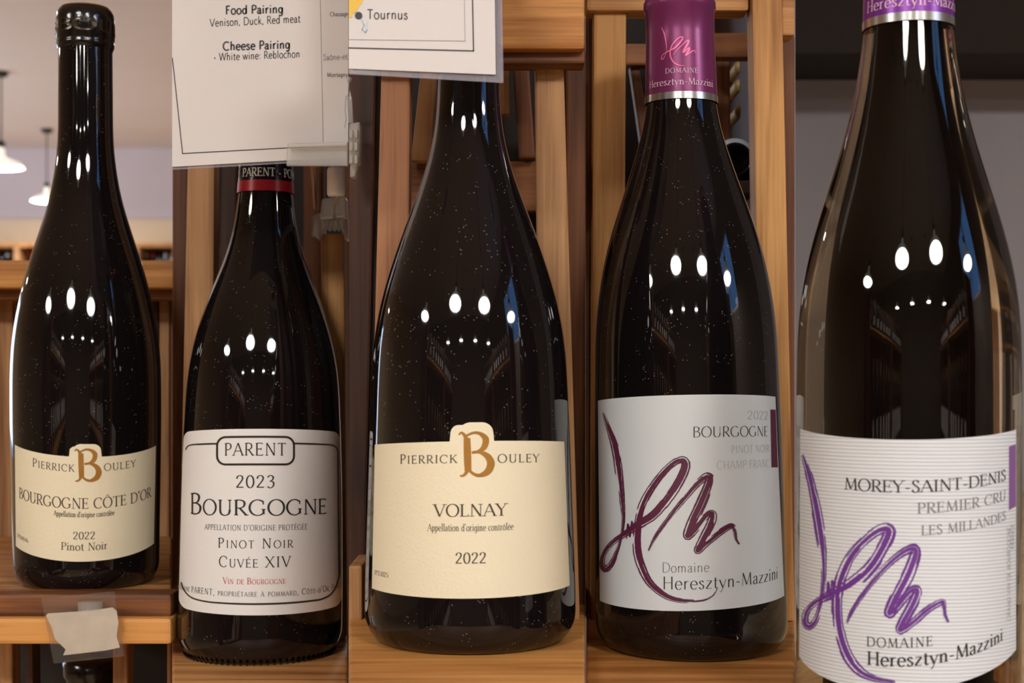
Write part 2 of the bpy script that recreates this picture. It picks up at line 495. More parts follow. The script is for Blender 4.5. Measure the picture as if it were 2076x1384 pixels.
_bowlP = ('s', [(.12, .985), (.32, .985), (.47, .90), (.51, .74), (.46, .57), (.32, .48), (.14, .48)])
G = {
    'A': (.72, [('lns', [(.02, 0), (.36, 1)]), ('lke', [(.36, 1), (.70, 0)]), ('ln', [(.15, .36), (.57, .36)])]),
    'B': (.62, [_stem(.12), ('s', [(.12, .985), (.32, .985), (.47, .90), (.49, .76), (.42, .60), (.28, .53), (.12, .53)]),
                ('s', [(.12, .53), (.34, .53), (.52, .43), (.56, .27), (.49, .09), (.33, .015), (.12, .015)])]),
    'C': (.72, [('a', (.40, .5, .36, .5, 48, 312)), ('lnx', [(.655, .93), (.655, .70)])]),
    'D': (.77, [_stem(.12), ('s', [(.12, .985), (.34, .985), (.57, .89), (.69, .67), (.71, .5), (.69, .33), (.57, .11), (.34, .015), (.12, .015)])]),
    'E': (.57, [_stem(.12), ('lne', [(.12, .98), (.50, .98)]), ('lne', [(.12, .52), (.42, .52)]), ('lne', [(.12, .02), (.53, .02)])]),
    'F': (.52, [_stem(.12), ('lne', [(.12, .98), (.48, .98)]), ('lne', [(.12, .52), (.40, .52)])]),
    'G': (.79, [('a', (.40, .5, .36, .5, 48, 318)), ('lke', [(.67, .08), (.67, .42)]), ('lnx', [(.655, .93), (.655, .70)])]),
    'H': (.78, [_stem(.13), _stem(.65), ('ln', [(.13, .52), (.65, .52)])]),
    'I': (.30, [_stem(.15)]),
    'K': (.67, [_stem(.12), ('lne', [(.14, .42), (.57, 1)]), ('lke', [(.27, .57), (.62, 0)])]),
    'L': (.53, [_stem(.12), ('lne', [(.12, .02), (.50, .02)])]),
    'M': (.90, [('lns', [(.11, 0), (.16, 1)]), ('lk', [(.16, 1), (.45, .06)]), ('ln', [(.45, .06), (.74, 1)]), ('lke', [(.74, 1), (.79, 0)])]),
    'N': (.78, [('lns', [(.13, 0), (.13, 1)]), ('lk', [(.13, 1), (.66, 0)]), ('lne', [(.66, 0), (.66, 1)])]),
    'O': (.80, [('a', (.40, .5, .36, .51, 0, 360))]),
    'P': (.56, [_stem(.12), _bowlP]),
    'R': (.64, [_stem(.12), _bowlP, ('lke', [(.28, .48), (.60, 0)])]),
    'S': (.50, [('s', [(.42, .80), (.36, .95), (.25, 1.0), (.12, .93), (.09, .78), (.17, .62), (.32, .48), (.43, .34), (.42, .15), (.33, .02), (.21, -.01), (.10, .06), (.06, .22)])]),
    'T': (.62, [_stem(.31, 0, .98, 'lks'), ('lnb', [(.04, .98), (.58, .98)])]),
    'U': (.74, [('lks', [(.13, 1), (.13, .34)]), ('s', [(.13, .36), (.15, .17), (.23, .04), (.37, -.01), (.51, .04), (.59, .17), (.61, .36)]), ('lne', [(.61, .34), (.61, 1)])]),
    'V': (.70, [('lks', [(.03, 1), (.36, 0)]), ('lne', [(.36, 0), (.67, 1)])]),
    'W': (1.0, [('lks', [(.03, 1), (.28, 0)]), ('ln', [(.28, 0), (.50, 1)]), ('lk', [(.50, 1), (.75, 0)]), ('lne', [(.75, 0), (.97, 1)])]),
    'X': (.68, [('lkb', [(.05, 1), (.63, 0)]), ('lnb', [(.04, 0), (.62, 1)])]),
    'Y': (.66, [('lks', [(.03, 1), (.33, .48)]), ('lne', [(.33, .48), (.63, 1)]), ('lks', [(.33, 0), (.33, .48)])]),
    'Z': (.60, [('ln', [(.06, .98), (.54, .98)]), ('lk', [(.54, .98), (.05, .02)]), ('ln', [(.05, .02), (.56, .02)])]),
    'a': (.48, [('s', [(.08, .48), (.14, .60), (.25, .64), (.34, .58), (.36, .46)]), ('lk', [(.36, .47), (.36, .10)]), ('sn', [(.36, .12), (.39, .02), (.47, .04)]),
                ('s', [(.36, .38), (.20, .34), (.08, .23), (.08, .09), (.17, .0), (.28, .04), (.36, .13)])]),
    'b': (.55, [('lke', [(.12, 0), (.12, 1.05)]), ('a', (.30, .32, .19, .32, 0, 360))]),
    'c': (.47, [('a', (.28, .32, .22, .33, 45, 315))]),
    'd': (.56, [('lkb', [(.44, 0), (.44, 1.05)]), ('a', (.26, .32, .19, .32, 0, 360))]),
    'e': (.51, [('a', (.27, .32, .21, .33, 3, 318)), ('ln', [(.07, .35), (.48, .35)])]),
    'f': (.33, [('s', [(.37, .96), (.30, 1.05), (.20, 1.0), (.16, .86), (.16, .7)]), ('lke', [(.16, .72), (.16, 0)]), ('ln', [(.03, .62), (.32, .62)])]),
    'g': (.54, [('a', (.26, .33, .19, .31, 0, 360)), ('lk', [(.44, .64), (.44, -.08)]), ('s', [(.44, -.06), (.40, -.24), (.26, -.31), (.10, -.25)])]),
    'h': (.57, [('lkb', [(.12, 0), (.12, 1.05)]), ('s', [(.12, .44), (.19, .57), (.30, .64), (.40, .58), (.44, .44)]), ('lke', [(.44, .46), (.44, 0)])]),
    'i': (.26, [('lkb', [(.13, 0), (.13, .64)]), ('lk', [(.13, .84), (.13, .95)])]),
    'k': (.53, [('lkb', [(.12, 0), (.12, 1.05)]), ('lne', [(.13, .27), (.42, .63)]), ('lke', [(.22, .38), (.48, 0)])]),
    'l': (.26, [('lkb', [(.13, 0), (.13, 1.05)])]),
    'm': (.86, [('lkb', [(.12, 0), (.12, .64)]), ('s', [(.12, .44), (.18, .57), (.28, .64), (.38, .58), (.42, .44)]), ('lke', [(.42, .46), (.42, 0)]),
                ('s', [(.42, .44), (.48, .57), (.58, .64), (.68, .58), (.72, .44)]), ('lke', [(.72, .46), (.72, 0)])]),
    'n': (.57, [('lkb', [(.12, 0), (.12, .64)]), ('s', [(.12, .44), (.19, .57), (.30, .64), (.40, .58), (.44, .44)]), ('lke', [(.44, .46), (.44, 0)])]),
    'o': (.54, [('a', (.27, .32, .22, .33, 0, 360))]),
    'p': (.55, [('lkb', [(.12, -.32), (.12, .64)]), ('a', (.30, .32, .19, .32, 0, 360))]),
    'r': (.39, [('lkb', [(.12, 0), (.12, .64)]), ('s', [(.12, .42), (.18, .56), (.27, .63), (.36, .60)])]),
    's': (.42, [('s', [(.33, .52), (.26, .63), (.16, .63), (.09, .54), (.12, .43), (.24, .33), (.34, .22), (.32, .07), (.22, 0), (.12, .02), (.06, .14)])]),
    't': (.35, [('lk', [(.15, .84), (.15, .14)]), ('s', [(.15, .16), (.18, .03), (.26, .0), (.33, .05)]), ('ln', [(.03, .62), (.31, .62)])]),
    'u': (.57, [('lks', [(.12, .64), (.12, .2)]), ('s', [(.12, .22), (.15, .06), (.24, 0), (.36, .06), (.44, .18)]), ('lkb', [(.44, .64), (.44, 0)])]),
    'v': (.50, [('lks', [(.03, .64), (.25, 0)]), ('lne', [(.25, 0), (.47, .64)])]),
    'w': (.74, [('lks', [(.03, .64), (.21, 0)]), ('ln', [(.21, 0), (.37, .64)]), ('lk', [(.37, .64), (.54, 0)]), ('lne', [(.54, 0), (.71, .64)])]),
    'y': (.50, [('lks', [(.03, .64), (.26, .02)]), ('lns', [(.47, .64), (.18, -.24)]), ('sn', [(.18, -.24), (.12, -.31), (.04, -.28)])]),
    'z': (.46, [('ln', [(.05, .62), (.41, .62)]), ('lk', [(.41, .62), (.04, .02)]), ('ln', [(.04, .02), (.42, .02)])]),
    '0': (.55, [('a', (.275, .5, .22, .5, 0, 360))]),
    '1': (.40, [('lks', [(.2, 0), (.2, 1)]), ('ln', [(.2, 1), (.08, .88)])]),
    '2': (.54, [('s', [(.07, .74), (.12, .93), (.26, 1), (.40, .93), (.44, .76), (.36, .54), (.20, .28), (.05, .04)]), ('lk2', [(.05, .045), (.49, .045)])]),
    '3': (.52, [('s', [(.08, .84), (.16, .97), (.28, 1), (.40, .92), (.42, .77), (.34, .60), (.20, .54)]), ('s', [(.20, .54), (.38, .50), (.46, .32), (.40, .10), (.24, -.01), (.06, .10)])]),
    '4': (.55, [('lk', [(.38, 0), (.38, 1)]), ('ln', [(.38, 1), (.04, .3), (.52, .3)])]),
    '5': (.52, [('ln', [(.44, .98), (.15, .98), (.12, .55)]), ('s', [(.12, .55), (.27, .60), (.42, .50), (.46, .30), (.38, .07), (.22, 0), (.06, .08)])]),
    '6': (.54, [('s', [(.40, .98), (.22, .84), (.08, .56), (.07, .28)]), ('a', (.27, .29, .2, .29, 0, 360))]),
    '7': (.50, [('ln', [(.05, .97), (.46, .97)]), ('lk', [(.46, .97), (.16, 0)])]),
    '-': (.36, [('lk2', [(.05, .34), (.31, .34)])]),
    "'": (.20, [('lk', [(.10, 1.05), (.09, .80)])]),
    '.': (.22, [('lk', [(.10, 0), (.10, .10)])]),
    ',': (.22, [('lk', [(.11, .10), (.08, -.14)])]),
    ':': (.24, [('lk', [(.12, 0), (.12, .12)]), ('lk', [(.12, .48), (.12, .60)])]),
    '*': (.34, [('lk', [(.14, .25), (.14, .42)]), ('lk', [(.20, .25), (.20, .42)])]),
    '^o': (.30, [('a', (.15, .82, .09, .14, 0, 360))]),
    ' ': (.30, []),
}
ACC = {'é': ('e', 'ac'), 'É': ('E', 'ac'), 'ô': ('o', 'ci'), 'Ô': ('O', 'ci'), 'À': ('A', 'gr'), '°': ('^o', '')}


def stroke_quads(pts, widths, V, Fc):
    n = len(pts)
    base = len(V)
    for i in range(n):
        a, b = pts[max(i - 1, 0)], pts[min(i + 1, n - 1)]
        dx, dy = b[0] - a[0], b[1] - a[1]
        l = math.hypot(dx, dy) or 1e-6
        nx, ny = -dy / l, dx / l
        w = widths[i] / 2
        V.append((pts[i][0] + nx * w, pts[i][1] + ny * w))
        V.append((pts[i][0] - nx * w, pts[i][1] - ny * w))
    for i in range(n - 1):
        Fc.append((base + 2 * i, base + 2 * i + 1, base + 2 * i + 3, base + 2 * i + 2))


def _dense(p, step=0.12):
    out = [p[0]]
    for a, b in zip(p, p[1:]):
        k = max(1, int(math.hypot(b[0] - a[0], b[1] - a[1]) / step))
        for i in range(1, k + 1):
            out.append((a[0] + (b[0] - a[0]) * i / k, a[1] + (b[1] - a[1]) * i / k))
    return out


STYLE = {                  # thick, thin, serif half length
    'serif': (.115, .048, .10), 'serif_bold': (.15, .075, .10), 'flare': (.105, .062, .055),
    'sans': (.105, .095, 0), 'bold': (.165, .15, 0), 'hair': (.085, .034, 0), 'hair2': (.055, .032, 0),
    'book': (.13, .06, .08)}


def glyph(ch, st, V, Fc, ox, sc):
    thick, thin, ser = STYLE[st]
    acc = ''
    if ch in ACC:
        ch, acc = ACC[ch]
    wdt, strokes = G.get(ch, G[' '])
    lv = []
    strokes = list(strokes)
    top = 0.72 if (ch.islower() and len(ch) == 1) else 1.08
    mid = wdt / 2
    if acc == 'ac':
        strokes.append(('ln', [(mid - .04, top), (mid + .12, top + .2)]))
    if acc == 'gr':
        strokes.append(('ln', [(mid + .04, top), (mid - .12, top + .2)]))
    if acc == 'ci':
        strokes.append(('ln', [(mid - .14, top), (mid, top + .15)]))
        strokes.append(('ln', [(mid, top + .15), (mid + .14, top)]))
    for fl, data in strokes:
        if fl[0] == 'a':
            pts = _arc(*data)
        elif fl[0] == 's':
            pts = _spline(data)
        else:
            pts = _dense(data)
        ws = []
        for i in range(len(pts)):
            a, b = pts[max(i - 1, 0)], pts[min(i + 1, len(pts) - 1)]
            ang = math.atan2(b[1] - a[1], b[0] - a[0])
            if 'k2' in fl:
                ws.append((thick + thin) / 2)
            elif 'k' in fl:
                ws.append(thick)
            elif 'n' in fl:
                ws.append(thin)
            else:
                c = math.sin(ang - math.radians(8))
                ws.append(math.hypot(thick * c, thin * math.sqrt(max(0, 1 - c * c))))
        if 'x' in fl and ser == 0:
            continue
        v0 = len(lv)
        f0 = []
        tmp = []
        stroke_quads(pts, ws, tmp, f0)
        b0 = len(V)
        V.extend([((x + ox) * sc, y * sc) for x, y in tmp])
        Fc.extend([tuple(i + b0 for i in f) for f in f0])
        if ser:
            for e, (p, q) in (('s', (pts[0], pts[1])), ('e', (pts[-1], pts[-2]))):
                if e in fl[1:] or 'b' in fl[1:]:
                    dx, dy = abs(q[0] - p[0]), abs(q[1] - p[1])
                    if dy > dx * 0.6:
                        off = thin / 2 if q[1] > p[1] else -thin / 2
                        line = [(p[0] - ser - thick * .35, p[1] + off), (p[0], p[1] + off), (p[0] + ser + thick * .35, p[1] + off)]
                    else:
                        sgn = -1 if p[1] > 0.7 else (1 if p[1] < 0.3 else 0)
                        line = [(p[0], p[1] + (ser * 1.5 if sgn >= 0 else 0)), (p[0], p[1] - (ser * 1.5 if sgn <= 0 else 0))]
                    tmp, f0 = [], []
                    stroke_quads(line, [thin] * len(line), tmp, f0)
                    b0 = len(V)
                    V.extend([((x + ox) * sc, y * sc) for x, y in tmp])
                    Fc.extend([tuple(i + b0 for i in f) for f in f0])
    return wdt


def layout(text, st, small=None, track=0.06):
    """-> verts (x in 0..width, y, cap height 1), faces, width.  small: lower case set as small capitals"""
    V, Fc = [], []
    x = 0.0
    for ch in text:
        sc = 1.0
        if small and (ch.islower()):
            sc = small
            ch = ch.upper()
        w = glyph(ch, st, V, Fc, x / sc, sc)
        x += (w + track) * sc
    return V, Fc, x - track


# ------------------------------------------------------------------ bottles: solid of revolution measured from the photograph
class Bottle:
    """edges: rows of (row, left px, right px); Y: depth of the axis; foot: row where the front of the base meets the shelf"""

    def __init__(s, edges, Y, zb, top_z, neck_r=None, smooth=0.006):
        s.Y, s.zb = Y, zb
        rows = np.array([e[0] for e in edges], float)
        aL = np.arctan((np.array([e[1] for e in edges]) - W / 2) / F)
        aR = np.arctan((np.array([e[2] for e in edges]) - W / 2) / F)
        cxs = np.tan((aL + aR) / 2) * Y
        dist = np.hypot(cxs, Y)
        rs = np.sin((aR - aL) / 2) * dist
        zs = (HZ - rows) / F * Y
        k = np.polyfit(zs, cxs, 1)
        s.lean, s.cx0 = k[0], k[1]                   # axis x = cx0 + lean*z
        o = np.argsort(zs)
        zs, rs = zs[o], rs[o]
        s.zt = np.linspace(zb, top_z, 700)
        r = np.interp(s.zt, zs, rs)
        d = s.zt[1] - s.zt[0]
        n = int(3 * smooth / d)
        ker = np.exp(-0.5 * (np.arange(-n, n + 1) * d / smooth) ** 2)
        ker /= ker.sum()
        s.rt = np.convolve(np.concatenate([np.full(n, r[0]), r, np.full(n, r[-1])]), ker, 'valid')
        s.R = float(s.rt[0])

    def rad(s, z):
        return float(np.interp(z, s.zt, s.rt))

    def ax(s, z):
        return s.cx0 + s.lean * z

    def hit(s, px, row, off=0.0):
        """where the sight line through (px,row) meets the glass (camera at the origin of these coordinates)"""
        dx, dz = (px - W / 2) / F, (HZ - row) / F
        y = s.Y - s.R
        for _ in range(7):
            z = dz * y
            cx, r = s.ax(z), s.rad(z) + off
            a = dx * dx + 1
            b = dx * cx + s.Y
            disc = b * b - a * (cx * cx + s.Y * s.Y - r * r)
            y = (b - math.sqrt(max(disc, 0))) / a
        return (dx * y, y, dz * y + ZC)

    def facing(s):
        return math.atan2(s.cx0, s.Y)

    def ring(s, th, z, off=0.0):
        """a point at angle th from the camera-facing line, at height z (relative to the eye)"""
        r = s.rad(z) + off
        a = th - s.facing()
        return (s.ax(z) + r * math.sin(a), s.Y - r * math.cos(a), z + ZC)

    def z_of(s, row):
        z = 0
        for _ in range(6):
            z = (HZ - row) / F * (s.Y - s.rad(z) * math.cos(s.facing()))
        return z

    def build(s, label, group=None, heel=0.012, mat='glass', cut_top=None):
        t = thing('wine_bottle', label, 'bottle', (s.ax(s.zb), s.Y, s.zb + ZC), group)
        s.t = t
        prof = []
        R = s.rad(s.zb + heel)
        rf = 0.80 * R
        prof.append((s.zb + 0.010, 0.0))
        prof.append((s.zb + 0.008, rf * 0.5))
        prof.append((s.zb + 0.001, rf * 0.93))
        prof.append((s.zb, rf))
        for i in range(1, 12):
            a = math.pi / 2 * i / 12
            prof.append((s.zb + heel * (1 - math.cos(a)), rf + (R - rf) * math.sin(a)))
        for z, r in zip(s.zt, s.rt):
            if z > s.zb + heel and (cut_top is None or z < cut_top):
                prof.append((float(z), float(r)))
        prof = prof[:16] + prof[16::4] + [prof[-1]]
        prof.append((prof[-1][0], prof[-1][1] * 0.5))
        prof.append((prof[-1][0], 0.0))
        s.glass = revolve('glass_body', [(z + ZC, r) for z, r in prof], s.cx0, s.Y, M[mat], t, 112, s.lean, ZC)
        return t

    def sleeve(s, name, pts, mat, off=0.0004, closed=True, parent=None):
        """a capsule or band: pts (row, extra radius in m); rows are read at the front of the bottle"""
        out = []
        for row, ex in pts:
            z = s.z_of(row)
            out.append((z + ZC, s.rad(z) + off + ex))
        out.sort()
        if closed:
            out.append((out[-1][0], 0.0))
        return revolve(name, out, s.cx0, s.Y, mat, parent or s.t, 96, s.lean, ZC)


class Label:
    """top / bottom: rows at (left, centre, right); xs: (xL, xR) px at top and bottom"""

    def __init__(s, b, xs_top, xs_bot, top, bot, mat, cols=120, bump=None, corner=0):
        s.b, s.top, s.bot, s.xt, s.xb = b, top, bot, xs_top, xs_bot
        s.sag_t, s.sag_b = s._fit(xs_top, top), s._fit(xs_bot, bot)
        V, Fc = [], []
        nr = 24
        nc = cols
        for i in range(nc + 1):
            u = i / nc
            for j in range(nr + 1):
                t0 = 0.0
                t1 = 1.0
                xa = s.x_at(u, 0.5)
                if bump:
                    t0 = -bump(s.x_at(u, 0)) / (bot[1] - top[1])
                if corner:
                    e = min(u, 1 - u) * (xs_top[1] - xs_top[0]) * (1.0)
                    # px from the edge along the arc, corners rounded
                    ee = min(s.x_at(u, 0.5) - s.x_at(0, 0.5), s.x_at(1, 0.5) - s.x_at(u, 0.5))
                    if ee < corner:
                        q = corner - math.sqrt(max(0, corner ** 2 - (corner - ee) ** 2))
                        t0 += q / (bot[1] - top[1])
                        t1 -= q / (bot[1] - top[1])
                t = t0 + (t1 - t0) * j / nr
                V.append(s.pt(s.x_at(u, min(1, max(0, t))), top[1] + t * (bot[1] - top[1]), 0.00018))
        for i in range(nc):
            for j in range(nr):
                a = i * (nr + 1) + j
                Fc.append((a, a + nr + 1, a + nr + 2, a + 1))
        s.o = mesh('label', V, [f[::-1] for f in Fc], mat, b.t, True)

    def geo(s, row):
        z = s.b.z_of(row)
        a = math.asin(s.b.rad(z) / math.hypot(s.b.ax(z), s.b.Y))
        fc = math.atan2(s.b.ax(z), s.b.Y)
        L_, R_ = W / 2 + F * math.tan(fc - a), W / 2 + F * math.tan(fc + a)
        return (L_ + R_) / 2, (R_ - L_) / 2

    def th(s, px, row):
        c, r = s.geo(row)
        return math.asin(max(-.999, min(.999, (px - c) / r)))

    def _fit(s, xs, rows):
        row = rows[1]
        tl, tr = s.th(xs[0], row), s.th(xs[1], row)
        A = np.array([[math.sin(tl), 1 - math.cos(tl)], [math.sin(tr), 1 - math.cos(tr)]])
        return np.linalg.solve(A, np.array([rows[0] - rows[1], rows[2] - rows[1]]))

    def sag(s, px, rowc):
        t = (rowc - s.top[1]) / (s.bot[1] - s.top[1])
        th = s.th(px, rowc)
        v = (1 - t) * s.sag_t + t * s.sag_b
        return v[0] * math.sin(th) + v[1] * (1 - math.cos(th))

    def x_at(s, u, t):
        row = s.top[1] + t * (s.bot[1] - s.top[1])
        xl = s.xt[0] * (1 - t) + s.xb[0] * t
        xr = s.xt[1] * (1 - t) + s.xb[1] * t
        c, r = s.geo(row)
        tl, tr = math.asin(max(-.999, (xl - c) / r)), math.asin(min(.999, (xr - c) / r))
        return c + r * math.sin(tl + (tr - tl) * u)

    def pt(s, px, rowc, off):
        return s.b.hit(px, rowc + s.sag(px, rowc), off)

    def rowc(s, px, row):
        r = row
        for _ in range(5):
            r = row - s.sag(px, r)
        return r

    def text(s, txt, xL, xR, row, cap, st='serif', mat='ink', at=None, small=None, track=0.06, name='lettering'):
        V, Fc, wd = layout(txt, st, small, track)
        rc = s.rowc(at if at is not None else (xL + xR) / 2, row)
        tl, tr = s.th(xL, rc), s.th(xR, rc)
        c, r = s.geo(rc)
        out = []
        for x, y in V:
            px = c + r * math.sin(tl + (tr - tl) * x / wd)
            out.append(s.pt(px, rc - y * cap, 0.00032))
        return mesh(name, out, Fc, M[mat], s.o)

    def vtext(s, txt, px0, r0, r1, cap, st, mat):
        """lettering running up the label from row r0 to row r1"""
        V, Fc, wd = layout(txt, st)
        out = [s.b.hit(px0 - y * cap, r0 + (r1 - r0) * x / wd, 0.00032) for x, y in V]
        return mesh('lettering', out, Fc, M[mat], s.o)

    def stroke(s, pts, widths, mat, name='ornament', closed=False, raw=True, n=6, off=0.00034):
        V, Fc = [], []
        p = _spline(pts, n) if n > 1 else _dense(pts, 8)
        ws = list(np.interp(np.linspace(0, 1, len(p)), np.linspace(0, 1, len(widths)), widths))
        stroke_quads(p, ws, V, Fc)
        if raw:
            out = [s.b.hit(x, y, off) for x, y in V]
        else:
            out = [s.pt(x, y, off) for x, y in V]
        return out, Fc

    def multi(s, name, mat, parts):
        V, Fc = [], []
        for v, f in parts:
            b = len(V)
            V += v
            Fc += [tuple(i + b for i in q) for q in f]
        return mesh(name, V, Fc, M[mat], s.o)


def ring_text(b, txt, xL, xR, row, cap, st, mat, parent, off=0.0006, small=None, track=0.06):
    V, Fc, wd = layout(txt, st, small, track)
    z0 = b.z_of(row)
    zc = b.z_of(row - cap)
    c = W / 2 + F * math.tan(b.facing())
    fc = W / 2 + F * b.ax(z0) / b.Y
    r = b.rad(z0) * F / b.Y
    ac = lambda v: math.asin(max(-1, min(1, v))) + max(0, v - 1) * 2 + min(0, v + 1) * 2
    tl, tr = ac((xL - fc) / r), ac((xR - fc) / r)
    out = [b.ring(tl + (tr - tl) * x / wd, z0 + (zc - z0) * y, off) for x, y in V]
    return mesh('lettering', out, Fc, M[mat], parent)


# the ornate gold initial, unit box (x right, y up)
def gold_initial(lab, x0, x1, r0, r1, mat='gold'):
    sx, sy = x1 - x0, r1 - r0
    S = [([(.00, .95), (.06, 1.0), (.14, .97), (.22, .86), (.25, .70)], [.03, .06, .08, .12, .17]),
         ([(.24, .88), (.25, .60), (.26, .35), (.27, .12)], [.19, .21, .21, .19]),
         ([(.22, .93), (.42, 1.0), (.62, .98), (.78, .86), (.74, .68), (.58, .58), (.38, .54)], [.06, .07, .10, .19, .17, .09, .05]),
         ([(.38, .56), (.62, .56), (.84, .46), (.93, .30), (.84, .12), (.60, .03), (.40, .08), (.26, .20)], [.05, .09, .18, .23, .20, .10, .08, .06]),
         ([(.30, .24), (.24, .12), (.14, .03), (.03, .02)], [.10, .10, .07, .04])]
    parts = []
    for pts, ws in S:
        pp = [(x0 + x * sx, r1 - y * sy) for x, y in pts]
        parts.append(lab.stroke(pp, [w * sx for w in ws], mat, raw=True))
    return lab.multi('gold_initial', mat, parts)


def signature(lab, paths, mat, wid, seed, name='signature'):
    """brush signature: solid core with broken dry-brush streaks on both sides"""
    rnd = random.Random(seed)
    parts = []
    for pts, ws in paths:
        parts.append(lab.stroke(pts, [w * wid * 0.44 for w in ws], mat))
        dense = _spline(pts, 10)
        wl = np.interp(np.linspace(0, 1, len(dense)), np.linspace(0, 1, len(ws)), ws)
        for k in range(12):
            o = rnd.uniform(-0.60, 0.60) * wid
            i = rnd.randint(0, 8)
            while i < len(dense) - 10:
                ln = rnd.randint(8, 34)
                seg = dense[i:i + ln]
                if len(seg) > 4:
                    q = []
                    for m, p in enumerate(seg):
                        a, b = seg[max(m - 1, 0)], seg[min(m + 1, len(seg) - 1)]
                        d = math.hypot(b[0] - a[0], b[1] - a[1]) or 1
                        oo = o * wl[i + m] + rnd.uniform(-.3, .3)
                        q.append((p[0] - (b[1] - a[1]) / d * oo, p[1] + (b[0] - a[0]) / d * oo))
                    V, Fc = [], []
                    wv = [max(0.4, 0.14 * wid * wl[min(i + m, len(wl) - 1)]) for m in range(len(q))]
                    wv[0] = wv[-1] = 0.3
                    stroke_quads(q, wv, V, Fc)
                    parts.append(([lab.b.hit(x, y, 0.00034) for x, y in V], Fc))
                i += ln + rnd.randint(2, 14)
    return lab.multi(name, mat, parts)



# ------------------------------------------------------------------ the shop room
def struct(o):
    o['kind'] = 'structure'
    return o


X0, X1, Y0, Y1, ZT = -9.0, 3.2, -6.0, 19.0, 4.36
struct(box('floor', X0, X1, Y0, Y1, -0.1, 0.0, M['floor']))
struct(box('ceiling', X0, X1, Y0, Y1, ZT, ZT + 0.1, M['ceiling']))
struct(box('wall_back', X0, X1, Y1, Y1 + 0.1, 0, ZT, M['wall']))
wl = thing('wall_left', 'x', 'x', (X0, 0, 0))          # unseen side wall, its wide window added to light the hall
for k in ('label', 'category'):
    del wl[k]
wl['kind'] = 'structure'
box('wall_panel', X0 - 0.1, X0, Y0, 8.0, 0, ZT, M['wall_cream'], wl)
box('wall_panel', X0 - 0.1, X0, 17.5, Y1, 0, ZT, M['wall_cream'], wl)
box('wall_panel', X0 - 0.1, X0, 8.0, 17.5, 0, 0.7, M['wall_cream'], wl)
box('wall_panel', X0 - 0.1, X0, 8.0, 17.5, 3.3, ZT, M['wall_cream'], wl)
w2 = thing('added_window', 'x', 'x', (X0, 10, .7))  # added opening for the hall fill light, out of view
for k in ('label', 'category'):
    del w2[k]
w2['kind'] = 'structure'
for k in range(6):
    box('window_frame', X0 - .08, X0 - .02, 8.0 + k * 1.88, 8.1 + k * 1.88, .7, 3.3, M['frame_paint'], w2)
for k in range(5):
    box('pane', X0 - .055, X0 - .05, 8.1 + k * 1.88, 8.0 + (k + 1) * 1.88, .7, 3.3, M['pane'], w2)
struct(box('wall_front', X0, X1, Y0 - 0.1, Y0, 0, ZT, M['wall_dark']))
wy0, wy1, wz0, wz1 = -2.3, -0.7, 2.3, 3.7            # high window in the right-hand wall
wr = thing('wall_right', 'x', 'x', (X1, 0, 0))
for k in ('label', 'category'):
    del wr[k]
wr['kind'] = 'structure'
box('wall_panel', X1, X1 + 0.1, Y0, wy0, 0, ZT, M['wall_dark'], wr)
box('wall_panel', X1, X1 + 0.1, wy1, Y1, 0, ZT, M['wall_dark'], wr)
box('wall_panel', X1, X1 + 0.1, wy0, wy1, 0, wz0, M['wall_dark'], wr)
box('wall_panel', X1, X1 + 0.1, wy0, wy1, wz1, ZT, M['wall_dark'], wr)
wn = thing('window_1', 'x', 'x', (X1, -1.5, wz0))
for k in ('label', 'category'):
    del wn[k]
wn['kind'] = 'structure'
box('pane', X1 + 0.045, X1 + 0.05, wy0, wy1, wz0, wz1, M['pane'], wn)
for a in (wy0, wy1 - 0.05, (wy0 + wy1) / 2 - 0.02):
    box('window_frame', X1 + 0.02, X1 + 0.08, a, a + 0.05, wz0, wz1, M['frame_paint'], wn)
for a in (wz0, wz1 - 0.05):
    box('window_frame', X1 + 0.02, X1 + 0.08, wy0, wy1, a, a + 0.05, M['frame_paint'], wn)


# ------------------------------------------------------------------ pendant lamps
def pendant(x, y, z, D, glow, label, group='pendant lamps of the shop'):
    """z: height of the shade's rim"""
    t = thing('pendant_lamp', label, 'lamp', (x, y, z), group)
    r = D / 2
    revolve('shade', [(z, r), (z + .04 * D, r * .99), (z + .11 * D, r * .86), (z + .17 * D, r * .58), (z + .22 * D, r * .30), (z + .28 * D, r * .18), (z + .48 * D, r * .15)],
            x, y, M['shade'], t, 40)
    revolve('diffuser', [(z + .01 * D, r * .93), (z - .02 * D, r * .7), (z - .035 * D, r * .35), (z - .04 * D, 0)], x, y, glow, t, 40)
    revolve('socket', [(z + .46 * D, 0), (z + .46 * D, r * .19), (z + .60 * D, r * .17), (z + .64 * D, 0)], x, y, M['black_metal'], t, 20)
    tube('cord', [(x, y, z + .6 * D), (x, y, ZT)], max(0.006, .02 * D), M['black_metal'], t, 8)
    revolve('ceiling_canopy', [(ZT - .05, 0), (ZT - .05, .05), (ZT - .02, .07), (ZT, .07)], x, y, M['black_metal'], t, 20)
    return t


